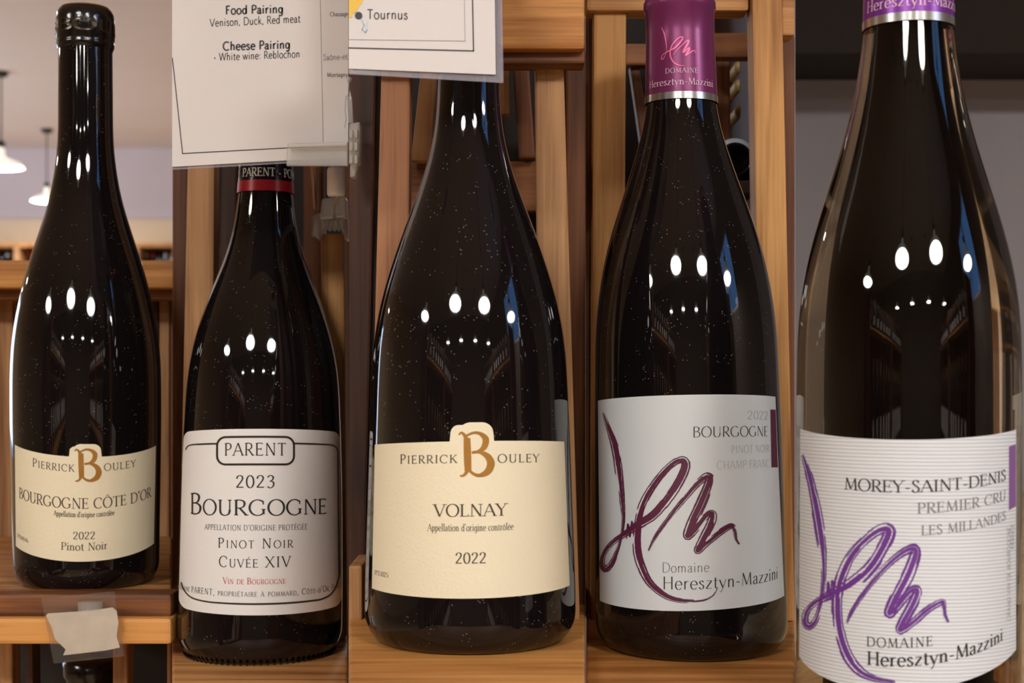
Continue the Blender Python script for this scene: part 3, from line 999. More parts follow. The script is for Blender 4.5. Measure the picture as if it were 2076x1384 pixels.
NEAR = [(-2.6, -1.1, .60), (-.68, -1.55, .62), (.82, -1.55, .62), (2.5, -1.1, .60), (-2.0, -3.9, .34), (-.67, -3.9, .34), (.66, -3.9, .34), (2.0, -3.9, .34)]
for x, y, D in NEAR:
    if D > .5:
        pendant(x, y, ZC + 1.16, D, M['lamp_glow'], 'large glowing pendant lamp above the aisle facing the bottles', 'large aisle pendant lamps')
    else:
        pendant(x, y, ZC + 1.2, D, M['lamp_glow'], 'small glowing pendant lamp further back over the aisle', 'small aisle pendant lamps')
HALL_FILL = [(-8.2, 16.3), (-2.7, 17.2), (-.2, 7), (-.6, 12.5), (-1.2, 17), (-6.5, 5), (-8, 10), (-3.2, 4.5)]  # pendants out of view, added to brighten the hall and its back wall
for x, y in HALL_FILL:
    pendant(x, y, ZC + 1.76, 0.34, M['far_glow'], 'unseen pendant lamp added to light the hall behind the racks', 'unseen added hall lamps')
p = P(2, 340, 14.2)
pendant(p.x, p.y, p.z, 0.42, M['far_glow'], 'large pale pendant lamp hanging near the bottle with the empty tag', 'hall pendants in view')
p = P(95, 408, 17.5)
pendant(p.x, p.y, p.z, 0.36, M['far_glow'], 'small pale pendant lamp hanging far back over the wall shelf', 'hall pendants in view')

# ------------------------------------------------------------------ far wall shelf with bottles
ws = thing('wall_shelf', 'long pale wooden wall shelf of bottles at the back of the hall', 'shelf', (-5.2, 18.3, 0))
zt = ZC + (HZ - 492) / F * 18.2
box('shelf_top', -7.6, -3.6, 18.2, 18.9, zt - .05, zt, M['tan_x'], ws)
box('shelf_board', -7.6, -3.6, 18.2, 18.9, zt - .47, zt - .42, M['tan_x'], ws)
box('back_panel', -7.6, -3.6, 18.86, 18.9, 0, zt - .05, M['deep_x'], ws)
for k in range(9):
    x = -7.6 + k * 0.49
    box('divider', x, x + .07, 18.2, 18.85, 0, zt - .05, M['tan_z'], ws)
struct(box('trim_1', -8.9, 3.1, 18.9, 18.99, zt + .0, zt + .36, M['wall_cream']))
fb = [M['glass_clean'], M['red_foil'], M['cap_tan'], M['print_white']]
nb = 0
for k in range(8):
    for j in range(5):
        x = -7.47 + k * 0.49 + j * 0.078
        px = W / 2 + F * x / 18.35
        if not (-10 < px < 75 or 262 < px < 352):
            continue
        z = zt - .42
        b = thing('shelf_bottle', 'small dark bottle standing in the far wall shelf', 'bottle', (x, 18.35, z), 'bottles on the far wall shelf')
        revolve('glass_body', [(z, 0), (z, .034), (z + .19, .034), (z + .24, .015), (z + .29, .014)], x, 18.35, M['glass_clean'], b, 14)
        revolve('capsule', [(z + .265, .0155), (z + .30, .0155), (z + .30, 0)], x, 18.35, fb[(nb * 7) % 4], b, 14)
        revolve('label', [(z + .05, .0345), (z + .13, .0345)], x, 18.35, fb[(nb * 5 + 3) % 4], b, 14)
        nb += 1


# ------------------------------------------------------------------ the display racks
def splay_board(name, pxL, pxR, Yf, Yb, zt, t, mat, parent):
    """shelf board; its ends follow the rack's splayed cheeks"""
    xl = lambda Y: (pxL - W / 2) / F * Y
    xr = lambda Y: (pxR - W / 2) / F * Y
    c = [(xl(Yf), Yf, zt - t), (xr(Yf), Yf, zt - t), (xr(Yf), Yf, zt), (xl(Yf), Yf, zt),
         (xl(Yb), Yb, zt - t), (xr(Yb), Yb, zt - t), (xr(Yb), Yb, zt), (xl(Yb), Yb, zt)]
    return hexa(name, c, mat, parent, 0.0012)


def floor_board(name, pxL, pxR, rt, Y, t, mat, parent):
    """upright board from the photo row rt down to the floor"""
    a, b = P(pxL, rt, Y), P(pxR, rt, Y)
    return box(name, a.x, b.x, Y, Y + t, 0.0, a.z, mat, parent)


# bay with the open hall behind it
r1 = thing('wine_rack', 'low wooden rack with an empty clear tag, open to the hall behind', 'rack', (-.3, .9, 0), 'wooden wine racks')
Z1 = ZC - 0.112
plank('top_rail', [(-120, 527), (400, 527), (400, 584), (-120, 584)], 0.98, 0.05, M['gold_x'], r1, 0.003)
plank('under_rail', [(-120, 584), (400, 584), (400, 606), (-120, 606)], 0.995, 0.03, M['brown_x'], r1)
for a, b, m in ((-110, -48, 'tan_z'), (-46, 26, 'tan_z'), (28, 108, 'brown_z'), (110, 180, 'tan_z'), (182, 262, 'brown_z'), (264, 321, 'deep_z'), (323, 343, 'tan_z'), (345, 410, 'brown_z')):
    a_, b_ = P(a, 600, 1.03), P(b, 600, 1.03)
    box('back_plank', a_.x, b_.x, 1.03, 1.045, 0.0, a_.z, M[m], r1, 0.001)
splay_board('shelf_board', -120, 347, 0.756, 1.028, Z1, 0.014, M['tan_x'], r1)
plank('front_beam', [(-120, 1204), (347, 1204), (347, 1252), (-120, 1252)], 0.750, 0.02, M['brown_x'], r1, 0.002)
plank('lower_beam', [(-120, 1253), (347, 1253), (347, 1306), (-120, 1306)], 0.744, 0.024, M['gold_x'], r1, 0.002)
for q in ([-2, 25, 1300, -2, 26, 1900], [52, 66, 1300, 52, 70, 1900], [228, 258, 1300, 228, 258, 1900], [338, 347, 1300, 338, 347, 1900]):
    slat('lower_slat', *q, 0.80, 0.014, M['tan_z'] if q[0] != 52 else M['deep_z'], r1)
splay_board('lower_shelf', -120, 340, 0.80, 1.028, ZC - 0.50, 0.014, M['brown_x'], r1)
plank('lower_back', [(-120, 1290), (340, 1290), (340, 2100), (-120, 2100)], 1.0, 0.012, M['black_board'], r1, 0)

# bay of the bottle under the food card
r2 = thing('wine_rack', 'slatted wooden rack behind the food and cheese pairing card', 'rack', (-.14, .85, 0), 'wooden wine racks')
Z2 = ZC - 0.142
slat('slat', 391, 438, -200, 360, 428, 1290, 0.807, 0.016, M['tan_z'], r2)
slat('slat', 650, 697, 474, 656, 704, 1290, 0.790, 0.016, M['gold_z'], r2)
slat('slat', 612, 652, -200, 618, 660, 1290, 0.852, 0.014, M['brown_z'], r2)
slat('slat', 349, 386, -200, 349, 372, 1290, 0.862, 0.014, M['brown_z'], r2)
slat('slat', 690, 712, -200, 697, 716, 1290, 0.840, 0.014, M['red_z'], r2)
slat('inner_slat', 628, 642, 330, 636, 642, 425, 0.835, 0.010, M['tan_z'], r2)
slat('inner_slat', 450, 486, -100, 440, 470, 1200, 0.885, 0.012, M['deep_z'], r2)
plank('cross_rail', [(352, 500), (714, 500), (714, 560), (352, 560)], 0.900, 0.012, M['deep_x'], r2)
a, b = P(350, 0, .93), P(718, -200, .93)
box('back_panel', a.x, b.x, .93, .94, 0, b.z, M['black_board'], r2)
plank('head_rail', [(349, -300), (706, -300), (706, -200), (349, -200)], 0.800, 0.12, M['gold_x'], r2)
splay_board('shelf_board', 349, 705, 0.655, 0.93, Z2, 0.022, M['tan_x'], r2)
box('plinth', -.150, -.085, .72, .92, 0, Z2 - .022, M['brown_z'], r2)

# bay of the bottle under the map card
r3 = thing('wine_rack', 'wooden rack with a thick top rail behind the laminated map card', 'rack', (-.02, .7, 0), 'wooden wine racks')
Z3 = ZC - 0.1068
plank('top_rail', [(707, -320), (1186, -320), (1186, 100), (707, 100)], 0.630, 0.022, M['gold_x'], r3, 0.002)
plank('rail_lip', [(707, 101), (1186, 101), (1186, 129), (707, 129)], 0.636, 0.016, M['brown_x'], r3)
slat('slat', 773, 832, 129, 744, 822, 1258, 0.648, 0.015, M['red_z'], r3)
slat('slat', 1084, 1143, 129, 1098, 1176, 1258, 0.648, 0.015, M['tan_z'], r3)
slat('slat', 707, 764, 100, 707, 738, 1258, 0.690, 0.012, M['deep_z'], r3)
slat('slat', 1146, 1187, 100, 1160, 1187, 1258, 0.690, 0.012, M['brown_z'], r3)
slat('inner_slat', 858, 888, 100, 832, 872, 326, 0.715, 0.010, M['tan_z'], r3)
slat('inner_slat', 1010, 1030, 100, 1012, 1034, 232, 0.715, 0.010, M['tan_z'], r3)
slat('inner_slat', 1038, 1070, 100, 1052, 1086, 320, 0.722, 0.010, M['brown_z'], r3)
plank('cross_rail', [(826, 326), (1186, 326), (1186, 428), (826, 428)], 0.730, 0.012, M['brown_x'], r3)
slat('inner_slat', 716, 752, 430, 716, 748, 1258, 0.735, 0.010, M['brown_z'], r3)
a, b = P(709, 0, .77), P(1186, -320, .77)
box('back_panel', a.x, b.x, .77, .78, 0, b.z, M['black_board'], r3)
plank('corner_block', [(707, 1146), (734, 1146), (734, 1258), (707, 1258)], 0.646, 0.04, M['tan_z'], r3)
splay_board('shelf_board', 707, 1186, 0.50, 0.77, Z3, 0.020, M['gold_x'], r3)
box('plinth', -.060, .022, .56, .76, 0, Z3 - .020, M['brown_z'], r3)

# bay of the plum-capsuled bottle
r4 = thing('wine_rack', 'golden wooden rack with more bottles lying inside behind its slats', 'rack', (.087, .8, 0), 'wooden wine racks')
Z4 = ZC - 0.120
plank('top_rail', [(1189, -45), (1519, -45), (1519, 22), (1189, 22)], 0.722, 0.018, M['tan_x'], r4, 0.002)
slat('slat', 1204, 1270, 22, 1198, 1262, 1259, 0.726, 0.015, M['gold_z'], r4)
slat('slat', 1520, 1580, -320, 1546, 1612, 1259, 0.718, 0.018, M['gold_z'], r4)
plank('end_block', [(1582, -320), (1612, -320), (1612, 72), (1582, 72)], 0.722, 0.016, M['tan_x'], r4)
slat('slat', 1578, 1612, 72, 1590, 1612, 1259, 0.745, 0.012, M['brown_z'], r4)
slat('slat', 1189, 1202, 22, 1189, 1197, 1259, 0.745, 0.012, M['brown_z'], r4)
plank('cross_rail', [(1268, 88), (1330, 88), (1330, 132), (1268, 132)], 0.800, 0.012, M['brown_x'], r4)
plank('cross_rail', [(1440, 66), (1525, 66), (1525, 116), (1440, 116)], 0.795, 0.012, M['brown_x'], r4)
slat('inner_slat', 1448, 1480, 117, 1452, 1484, 560, 0.830, 0.010, M['brown_z'], r4)
slat('inner_slat', 1276, 1296, 132, 1300, 1324, 300, 0.805, 0.010, M['brown_z'], r4)
plank('inner_block', [(1518, 425), (1545, 425), (1545, 470), (1518, 470)], 0.80, 0.012, M['tan_x'], r4)
a, b = P(1215, 0, .98), P(1611, -320, .98)
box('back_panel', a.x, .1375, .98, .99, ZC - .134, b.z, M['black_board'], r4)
box('end_panel', .134, .1385, .752, .99, ZC - .134, b.z, M['deep_z'], r4)
splay_board('shelf_board', 1189, 1611, 0.565, 0.76, Z4, 0.012, M['gold_x'], r4)
box('plinth', .045, .100, .62, .96, 0, Z4 - .012, M['brown_z'], r4)
splay_board('inner_shelf', 1290, 1540, 0.815, 0.975, P(1492, 362.5, .81).z, 0.008, M['deep_x'], r4)

# grey cabinet bay of the last bottle
r5 = thing('display_cabinet', 'grey backed display cabinet with a pale pine counter and dark top', 'cabinet', (.5, 1.2, 0))
Z5 = ZC - 0.1345
hexa('counter_board', [(.098, .50, Z5 - .03), (.34, .50, Z5 - .03), (.34, .50, Z5), (.098, .50, Z5),
                       (.150, 1.70, Z5 - .03), (.95, 1.70, Z5 - .03), (.95, 1.70, Z5), (.150, 1.70, Z5)], M['pine_x'], r5, 0.001)
box('back_panel', .142, .96, 1.70, 1.72, 0, ZC + 1.0, M['grey_wall'], r5)
box('side_panel', .1405, .1455, .76, 1.70, 0, ZC + 1.0, M['grey_wall'], r5)
box('side_panel', .95, .97, .9, 1.70, 0, ZC + 1.0, M['grey_wall'], r5)
box('top_box', .146, .95, 1.56, 1.699, ZC + .338, ZC + 1.0, M['dark_cab'], r5, 0.003)
box('leg', .13, .16, .60, .63, 0, Z5 - .03, M['pine_x'], r5)
box('leg', .30, .33, .60, .63, 0, Z5 - .03, M['pine_x'], r5)

# ------------------------------------------------------------------ the five bottles
E1 = [(84, 119, 230), (150, 119, 230), (200, 118, 230), (260, 118, 230), (300, 116, 231), (340, 111, 235), (380, 104, 241), (420, 94, 250), (470, 78, 266), (530, 57, 286),
      (580, 43, 301), (620, 34, 310), (660, 27, 318), (700, 22, 324), (760, 20, 328), (850, 20, 328), (950, 22, 327), (1050, 24, 325), (1130, 25, 323)]
E2 = [(200, 491, 590), (330, 490, 591), (370, 487, 593), (400, 483, 595), (450, 476, 600), (486, 467, 606), (536, 450, 621), (587, 428, 641), (637, 409, 659), (688, 394, 673),
      (735, 383, 682), (785, 377, 687), (876, 371, 690), (987, 366, 693), (1090, 363, 694), (1190, 361, 695), (1290, 361, 695)]
E3 = [(100, 886, 1010), (160, 886, 1011), (200, 885, 1013), (250, 883, 1017), (300, 876, 1028), (350, 863, 1042), (400, 846, 1060), (450, 826, 1079), (500, 808, 1097), (550, 791, 1113),
      (600, 776, 1128), (650, 764, 1138), (700, 756, 1145), (760, 751, 1148), (885, 746, 1152), (985, 744, 1157), (1085, 742, 1162), (1190, 741, 1168), (1260, 741, 1169)]
E4 = [(-60, 1313, 1443), (100, 1313, 1446), (190, 1311, 1449), (215, 1310, 1452), (250, 1305, 1457), (300, 1293, 1473), (350, 1278, 1490), (400, 1262, 1509), (450, 1247, 1528),
      (500, 1233, 1545), (550, 1222, 1557), (600, 1214, 1566), (650, 1209, 1573), (700, 1207, 1577), (800, 1206, 1581), (900, 1206, 1585), (1000, 1206, 1588), (1100, 1207, 1592), (1200, 1207, 1596), (1260, 1208, 1598)]
E5 = [(-120, 1757, 1930), (30, 1757, 1931), (60, 1754, 1934), (100, 1747, 1939), (150, 1740, 1945), (200, 1730, 1953), (250, 1717, 1965), (300, 1703, 1979), (350, 1687, 1995), (400, 1672, 2012),
      (450, 1656, 2029), (500, 1643, 2044), (550, 1632, 2056), (600, 1623, 2064), (650, 1618, 2070), (700, 1616, 2073), (800, 1615, 2074), (1000, 1615, 2074), (1400, 1616, 2074)]

# --- first bottle: bare dark capsule, cream label
b1 = Bottle(E1, 0.80, -0.112, (HZ - 78) / F * 0.80)
b1.build('tall dark wine bottle with cream label reading Bourgogne Côte d\'Or, above the empty tag', 'red wine bottles on display', cut_top=(HZ - 84) / F * .8)
cap = b1.sleeve('capsule', [(92, -.0002), (86, .0006), (78, .0007), (74, .0003), (70, .0008), (30, .0008), (18, .0004), (9, -.0008), (6, -.0025)], M['black_foil'])
b1.sleeve('capsule_rim', [(6.5, -.0016), (3.5, -.0022), (3, -.004)], M['gold_rim'], parent=cap)
ring_text(b1, 'PB BOULEY', 92, 262, 60, 24, 'bold', 'black_gold', cap, 0.0016)
def tab_h(x, a, b, h, w):
    if not a < x < b:
        return 0.0
    e = max(0.0, min(1.0, (x - a) / w, (b - x) / w))
    return h * (0.45 + 0.55 * math.sqrt(e * (2 - e))) if e > 0 else 0.0


tab1 = lambda x: max(tab_h(x, 140, 176, 21, 14), tab_h(x, 148, 205, 26, 16))
L1 = Label(b1, (30, 316), (32, 312), (901, 926, 903), (1106, 1138, 1101), M['cream'], bump=tab1, cols=260)
L1.text('Pierrick', 66, 150, 956, 17, 'flare', 'ink_brown', at=148, small=.84, track=.14)
L1.text('ouley', 211, 275, 954, 14.5, 'flare', 'ink_brown', at=212, small=1.0, track=.14)
gold_initial(L1, 151, 204, 911, 976)
L1.text("BOURGOGNE CÔTE D'OR", 39, 306, 1031, 21.5, 'serif', 'ink_brown', at=172)
L1.text("Appellation d'origine contrôlée", 109, 232, 1048, 10.5, 'serif_bold', 'ink_brown', at=172)
L1.text('2022', 148, 193, 1093, 15, 'serif', 'ink_brown', at=172)
L1.text('Pinot Noir', 124, 218, 1115.5, 15.5, 'serif', 'ink_brown', at=172)
L1.text('N°04076', 35, 57, 1096, 8, 'serif', 'ink_brown', at=48)

# --- second bottle: white rounded label with frame
b2 = Bottle(E2, 0.76, -0.142, (HZ - 170) / F * 0.76)
b2.build('dark wine bottle with rounded white framed label reading 2023 Bourgogne Cuvée XIV', 'red wine bottles on display', heel=.013)
cap = b2.sleeve('capsule', [(366, .0004), (300, .0005), (240, .0006), (168, .0004), (160, -.002)], M['black_foil'])
b2.sleeve('capsule_band', [(386, .0003), (364, .0005)], M['red_foil'], closed=False, parent=cap)
ring_text(b2, 'PARENT - POMMARD', 497, 612, 357, 17, 'serif_bold', 'print_white', cap, 0.0013)
L2 = Label(b2, (371, 689), (362, 693), (877, 869, 877), (1226, 1247, 1221), M['white'], corner=16)


def frame_path(x0, x1, r0, r1, rad, gap=None):
    p = []
    for cx, cy, a0 in ((x1 - rad, r0 + rad, -90), (x1 - rad, r1 - rad, 0), (x0 + rad, r1 - rad, 90), (x0 + rad, r0 + rad, 180)):
        for k in range(7):
            a = math.radians(a0 + 15 * k)
            p.append((cx + rad * math.cos(a), cy + rad * math.sin(a)))
    p.append(p[0])
    return p


L2.multi('label_border', 'frame_ink', [
    L2.stroke([(x, 898) for x in range(596, 672, 6)] + [(676, 899), (682, 903), (685, 910)] + [(685 + (688 - 685) * i / 10, 910 + i * 27) for i in range(11)]
              + [(686, 1190), (680, 1207), (668, 1219)] + [(x, 1224) for x in range(650, 410, -12)] + [(390, 1221), (374, 1210), (367, 1194)], [3.4, 3.4, 2.4, 2.4, 3.4, 3.8, 3.8, 3.4, 3.0], 'frame_ink', raw=False, n=3),
    L2.stroke([(x, 898) for x in range(440, 388, -6)] + [(384, 899), (379, 902), (376, 908)], [3.4, 3.4, 2], 'frame_ink', raw=False, n=3)])
L2.multi('name_frame', 'frame_ink', [L2.stroke(_dense(frame_path(440, 596, 885, 941, 17), 6), [4.2, 4.2], 'frame_ink', raw=False, n=1)])
L2.text('PARENT', 455, 580, 923, 25.5, 'flare', 'ink', track=.12)
L2.text('2023', 478, 557, 988.5, 25, 'flare', 'ink', track=.1)
L2.text('Bourgogne', 386, 661, 1044.5, 44, 'flare', 'ink', at=530, small=.72, track=.06)
L2.text("APPELLATION D'ORIGINE PROTÉGÉE", 415, 623, 1075, 11, 'flare', 'ink', at=530, track=.12)
L2.text('Pinot Noir', 442, 593, 1111, 20, 'flare', 'ink', at=530, small=.78, track=.2)
L2.text('Cuvée XIV', 444, 589, 1150, 22, 'flare', 'ink', at=530, small=.76, track=.16)
L2.text('Vin de Bourgogne', 452, 579, 1184, 13, 'serif', 'ink_red', at=530, small=.76, track=.1)
L2.text("domaine PARENT, propriétaire à pommard, Côte-d'Or, France", 364, 690, 1209, 12.5, 'flare', 'ink', at=530, small=.74, track=.16)
# knurled foot
V, Fc = [], []
for k in range(72):
    a0 = 2 * math.pi * k / 72
    r0 = b2.R * .83
    for da, rr, zz in ((-.018, r0, 0), (.018, r0, 0), (.018, r0 + .0045, .0016), (-.018, r0 + .0045, .0016), (0, r0 + .003, -.0004)):
        V.append((b2.ax(b2.zb) + rr * math.sin(a0 + da), .76 - rr * math.cos(a0 + da), ZC + b2.zb + zz))
    n = 5 * k
    Fc += [(n, n + 1, n + 4), (n + 1, n + 2, n + 4), (n + 2, n + 3, n + 4), (n + 3, n, n + 4)]
mesh('knurled_foot', V, Fc, M['glass_clean'], b2.t)

# --- third bottle: cream label, map card in front of its neck
b3 = Bottle(E3, 0.60, -0.1068, 0.185)
b3.build('wide dark wine bottle with cream label reading Volnay 2022', 'red wine bottles on display', heel=.012)
b3.sleeve('capsule', [(80, .0003), (-40, .0005), (-140, .0005), (-150, -.002)], M['black_foil'])


tab3 = lambda x: max(tab_h(x, 913, 952, 33, 16), tab_h(x, 930, 1000, 38, 24))
L3 = Label(b3, (760, 1144), (754, 1155), (901, 894, 895), (1192, 1213, 1186), M['cream'], bump=tab3, cols=260)
L3.text('Pierrick', 811, 926, 939, 19.5, 'flare', 'ink_brown', at=868, small=.86, track=.16)
L3.text('ouley', 1009, 1093, 937, 17, 'flare', 'ink_brown', at=1050, small=1.0, track=.16)
gold_initial(L3, 930, 1000, 877, 966)
L3.text('VOLNAY', 880, 1027, 1046.5, 25, 'serif', 'ink_brown', at=954)
L3.text("Appellation d'origine contrôlée", 867, 1041, 1076, 14, 'serif', 'ink_brown', at=954)
L3.text('2022', 923, 986, 1142, 22, 'serif', 'ink_brown', at=954)
L3.text('N°3.1025', 759, 787, 1168, 10, 'serif', 'ink_brown', at=775)

# --- fourth bottle: plum capsule, plum signature
b4 = Bottle(E4, 0.654, -0.120, (HZ + 60) / F * 0.654)
b4.build('dark wine bottle with plum capsule and plum signature on a smooth white label', 'red wine bottles on display', heel=.012, cut_top=(HZ - 60) / F * .654)
cap = b4.sleeve('capsule', [(186, .0002), (60, .0003), (12, .0005), (6, .0013), (-8, .0013), (-14, .0006), (-50, .0006), (-56, -.001)], M['cap_plum'])
b4.sleeve('capsule_band', [(199, .0002), (185, .0004)], M['silver'], closed=False, parent=cap)
ring_text(b4, 'DOMAINE', 1352, 1412, 148, 10, 'serif', 'pale_pink', cap, 0.0011, track=.14)
ring_text(b4, 'Heresztyn-Mazzini', 1322, 1440, 172, 14, 'serif', 'pale_pink', cap, 0.0011)
S4a = [(1222, 836), (1235, 871), (1247, 907), (1255, 957), (1261, 1008), (1264, 1048), (1261, 1079), (1252, 1114), (1240, 1142), (1227, 1154), (1221, 1144), (1224, 1124), (1240, 1101), (1265, 1083),
       (1295, 1063), (1326, 1043), (1356, 1008), (1379, 972), (1390, 944), (1384, 932), (1361, 942), (1331, 975), (1305, 1018), (1293, 1063), (1292, 1114), (1303, 1154), (1321, 1185), (1351, 1208), (1381, 1217), (1407, 1218)]
W4a = [.3, .7, 1.1, 1.1, .8, .5, .4, .5, .8, .9, .8, .6, .7, .8, 1.2, 1.3, 1.3, 1.3, 1.3, 1.1, .9, 1.0, 1.1, 1.1, 1.2, 1.2, 1.0, .9, .6, .4]
S4b = [(1314, 1116), (1331, 1084), (1361, 1043), (1386, 1013), (1417, 977), (1434, 966), (1438, 977), (1422, 1018), (1401, 1063), (1394, 1086), (1412, 1071), (1432, 1046), (1444, 1042), (1442, 1058),
       (1424, 1094), (1414, 1116), (1432, 1101), (1457, 1081), (1482, 1066), (1489, 1074), (1492, 1091), (1499, 1103)]
W4b = [.3, .5, .6, .7, .9, 1.2, 1.3, 1.5, 1.5, 1.2, .9, .9, 1.1, 1.2, 1.2, 1.0, .9, .9, .8, .5, .4, .3]
S4c = [(1270, 1092), (1273, 1062), (1277, 1088), (1281, 1056), (1284, 1082)]
S4d = [(1402, 1219), (1428, 1216), (1445, 1207), (1454, 1193)]
L4 = Label(b4, (1212, 1572), (1216, 1590), (812, 800, 804), (1217, 1238, 1207), M['white2'])
signature(L4, [(S4a, W4a), (S4b, W4b), (S4c, [.25, .25]), (S4d, [.2, .1])], 'plum', 14, 3)
L4.multi('label_tab', 'plum', [([L4.b.hit(x, r, .00034) for r in np.linspace(830, 947, 12) for x in (1562 + (r - 830) * .02, 1572.5 + (r - 830) * .04)],
                               [(2 * i, 2 * i + 1, 2 * i + 3, 2 * i + 2) for i in range(11)])])
L4.text('2022', 1515, 1557, 850, 18, 'hair2', 'ink_light', at=1536)
L4.text('BOURGOGNE', 1404, 1557, 885, 21.5, 'hair', 'ink', at=1480, track=.05)
L4.text('PINOT NOIR', 1482, 1559, 917.5, 16, 'hair2', 'ink_light', at=1520)
L4.text('CHAMP FRANC', 1453, 1560, 949.5, 17, 'hair2', 'ink_light', at=1505)
L4.text('Domaine', 1342, 1438, 1160, 20, 'hair2', 'ink', at=1390)
L4.text('Heresztyn-Mazzini', 1343, 1577, 1194, 26, 'hair', 'ink', at=1343)
capsig = [[(1341 + (x - 1222) * .255, 55 + (y - 836) * .205) for x, y in q] for q in (S4a, S4b)]


def cap_stroke(pts, ws, b, off):
    V, Fc = [], []
    p = _spline(pts, 4)
    stroke_quads(p, list(np.interp(np.linspace(0, 1, len(p)), np.linspace(0, 1, len(ws)), ws)), V, Fc)
    return [b.hit(x, y, off) for x, y in V], Fc


V, Fc = [], []
for q, w in ((capsig[0], W4a), (capsig[1], W4b)):
    v, f = cap_stroke(q, [2.6 * a for a in w], b4, .0011)
    n = len(V)
    V += v
    Fc += [tuple(i + n for i in g) for g in f]
mesh('signature', V, Fc, M['pink'], cap)

# --- fifth bottle: clear shoulders, ribbed label, violet signature
b5 = Bottle(E5, 0.537, -0.1345, 0.17)
b5.build('dark wine bottle with violet capsule and violet signature on a ribbed white label', 'red wine bottles on display', heel=.012, mat='olive')
wp = [(z, r) for z, r in zip(b5.zt, b5.rt) if b5.zb + .014 < z < .15][::6]
revolve('wine_core', [(b5.zb + .014 + ZC, 0)] + [(z + ZC, r * .5) for z, r in wp] + [(wp[-1][0] + ZC, 0)], b5.cx0, b5.Y, M['wine'], b5.t, 64, b5.lean, ZC)
cap = b5.sleeve('capsule', [(26, .0003), (-60, .0004), (-120, .0006), (-160, .0006), (-166, -.002)], M['cap_violet'])
b5.sleeve('capsule_band', [(41, .0002), (24, .0005)], M['silver'], closed=False, parent=cap)
ring_text(b5, 'Heresztyn-Mazzini', 1766, 1930, 12, 23, 'serif', 'pale_pink', cap, 0.0010)
S5a = [(1627, 921), (1641, 967), (1654, 1028), (1664, 1089), (1669, 1139), (1669, 1180), (1664, 1220), (1654, 1256), (1641, 1269), (1632, 1261), (1635, 1240), (1654, 1220), (1684, 1205), (1724, 1185),
       (1765, 1149), (1793, 1104), (1803, 1077), (1790, 1071), (1760, 1089), (1724, 1129), (1702, 1180), (1697, 1230), (1702, 1281), (1717, 1326), (1740, 1357), (1770, 1374), (1815, 1382)]
W5a = [.3, .8, 1.1, 1.1, .7, .5, .4, .6, .8, .8, .7, .7, 1.0, 1.4, 1.4, 1.4, 1.4, 1.1, 1.0, 1.1, 1.2, 1.2, 1.2, 1.2, 1.1, .7, .3]
S5b = [(1717, 1263), (1729, 1235), (1760, 1190), (1795, 1149), (1831, 1119), (1852, 1112), (1856, 1124), (1841, 1165), (1815, 1215), (1803, 1243), (1820, 1228), (1846, 1198), (1860, 1197), (1853, 1220),
       (1831, 1261), (1825, 1277), (1851, 1261), (1881, 1235), (1910, 1219), (1914, 1228), (1916, 1245), (1923, 1261)]
W5b = [.3, .5, .6, .8, 1.0, 1.3, 1.4, 1.6, 1.6, 1.3, 1.0, 1.0, 1.2, 1.3, 1.3, 1.1, 1.0, .9, .8, .5, .4, .3]
S5c = [(1676, 1215), (1679, 1180), (1683, 1212), (1687, 1176), (1690, 1206)]
L5 = Label(b5, (1622, 2060), (1620, 2060), (868, 891, 870), (1329, 1400, 1316), M['rib'])
signature(L5, [(S5a, W5a), (S5b, W5b), (S5c, [.25, .25])], 'violet', 14.5, 5)
L5.multi('label_tab', 'violet_tab', [([L5.pt(x, r, .00034) for r in np.linspace(925, 1068, 12) for x in (2046, 2059.5)],
                                     [(2 * i, 2 * i + 1, 2 * i + 3, 2 * i + 2) for i in range(11)])])
L5.text('MOREY-SAINT-DENIS', 1712, 2039, 998, 24.5, 'serif', 'ink', at=1844, track=.05)
L5.text('PREMIER CRU', 1860, 2039, 1041, 22, 'serif', 'ink_grey', at=1860, track=.08)
L5.text('LES MILLANDES', 1868, 2039, 1085, 20, 'serif', 'ink_grey', at=1868, track=.08)
L5.text('DOMAINE', 1757, 1891, 1313, 20, 'serif', 'ink', at=1825, track=.16)
L5.text('Heresztyn-Mazzini', 1758, 2033, 1347, 28, 'book', 'ink', at=1758)
L5.vtext('GRAND VIN DE BOURGOGNE', 2049, 1258, 1068, 7, 'sans', 'ink_light')
L5.vtext('FRANCE', 2056, 1112, 1062, 6, 'sans', 'ink_light')


# ------------------------------------------------------------------ cards, clips and tags
def card_text(txt, xL, xR, rL, rR, cap, st, mat, Y, parent, track=.06):
    V, Fc, wd = layout(txt, st, None, track)
    out = []
    for x, y in V:
        u = x / wd
        out.append(P(xL + (xR - xL) * u + y * cap * (rR - rL) / (xR - xL) * -0.0, rL + (rR - rL) * u - y * cap, Y))
    return mesh('lettering', out, Fc, M[mat], parent)


def card_line(name, pts, w, mat, Y, parent):
    V, Fc = [], []
    for a, b in zip(pts, pts[1:]):
        n = len(V)
        dx, dy = b[0] - a[0], b[1] - a[1]
        l = math.hypot(dx, dy)
        nx, ny = -dy / l * w / 2, dx / l * w / 2
        ex, ey = dx / l * w / 2, dy / l * w / 2
        V += [P(a[0] + nx - ex, a[1] + ny - ey, Y), P(a[0] - nx - ex, a[1] - ny - ey, Y), P(b[0] - nx + ex, b[1] - ny + ey, Y), P(b[0] + nx + ex, b[1] + ny + ey, Y)]
        Fc.append((n, n + 1, n + 2, n + 3))
    return mesh(name, V, Fc, M[mat], parent)


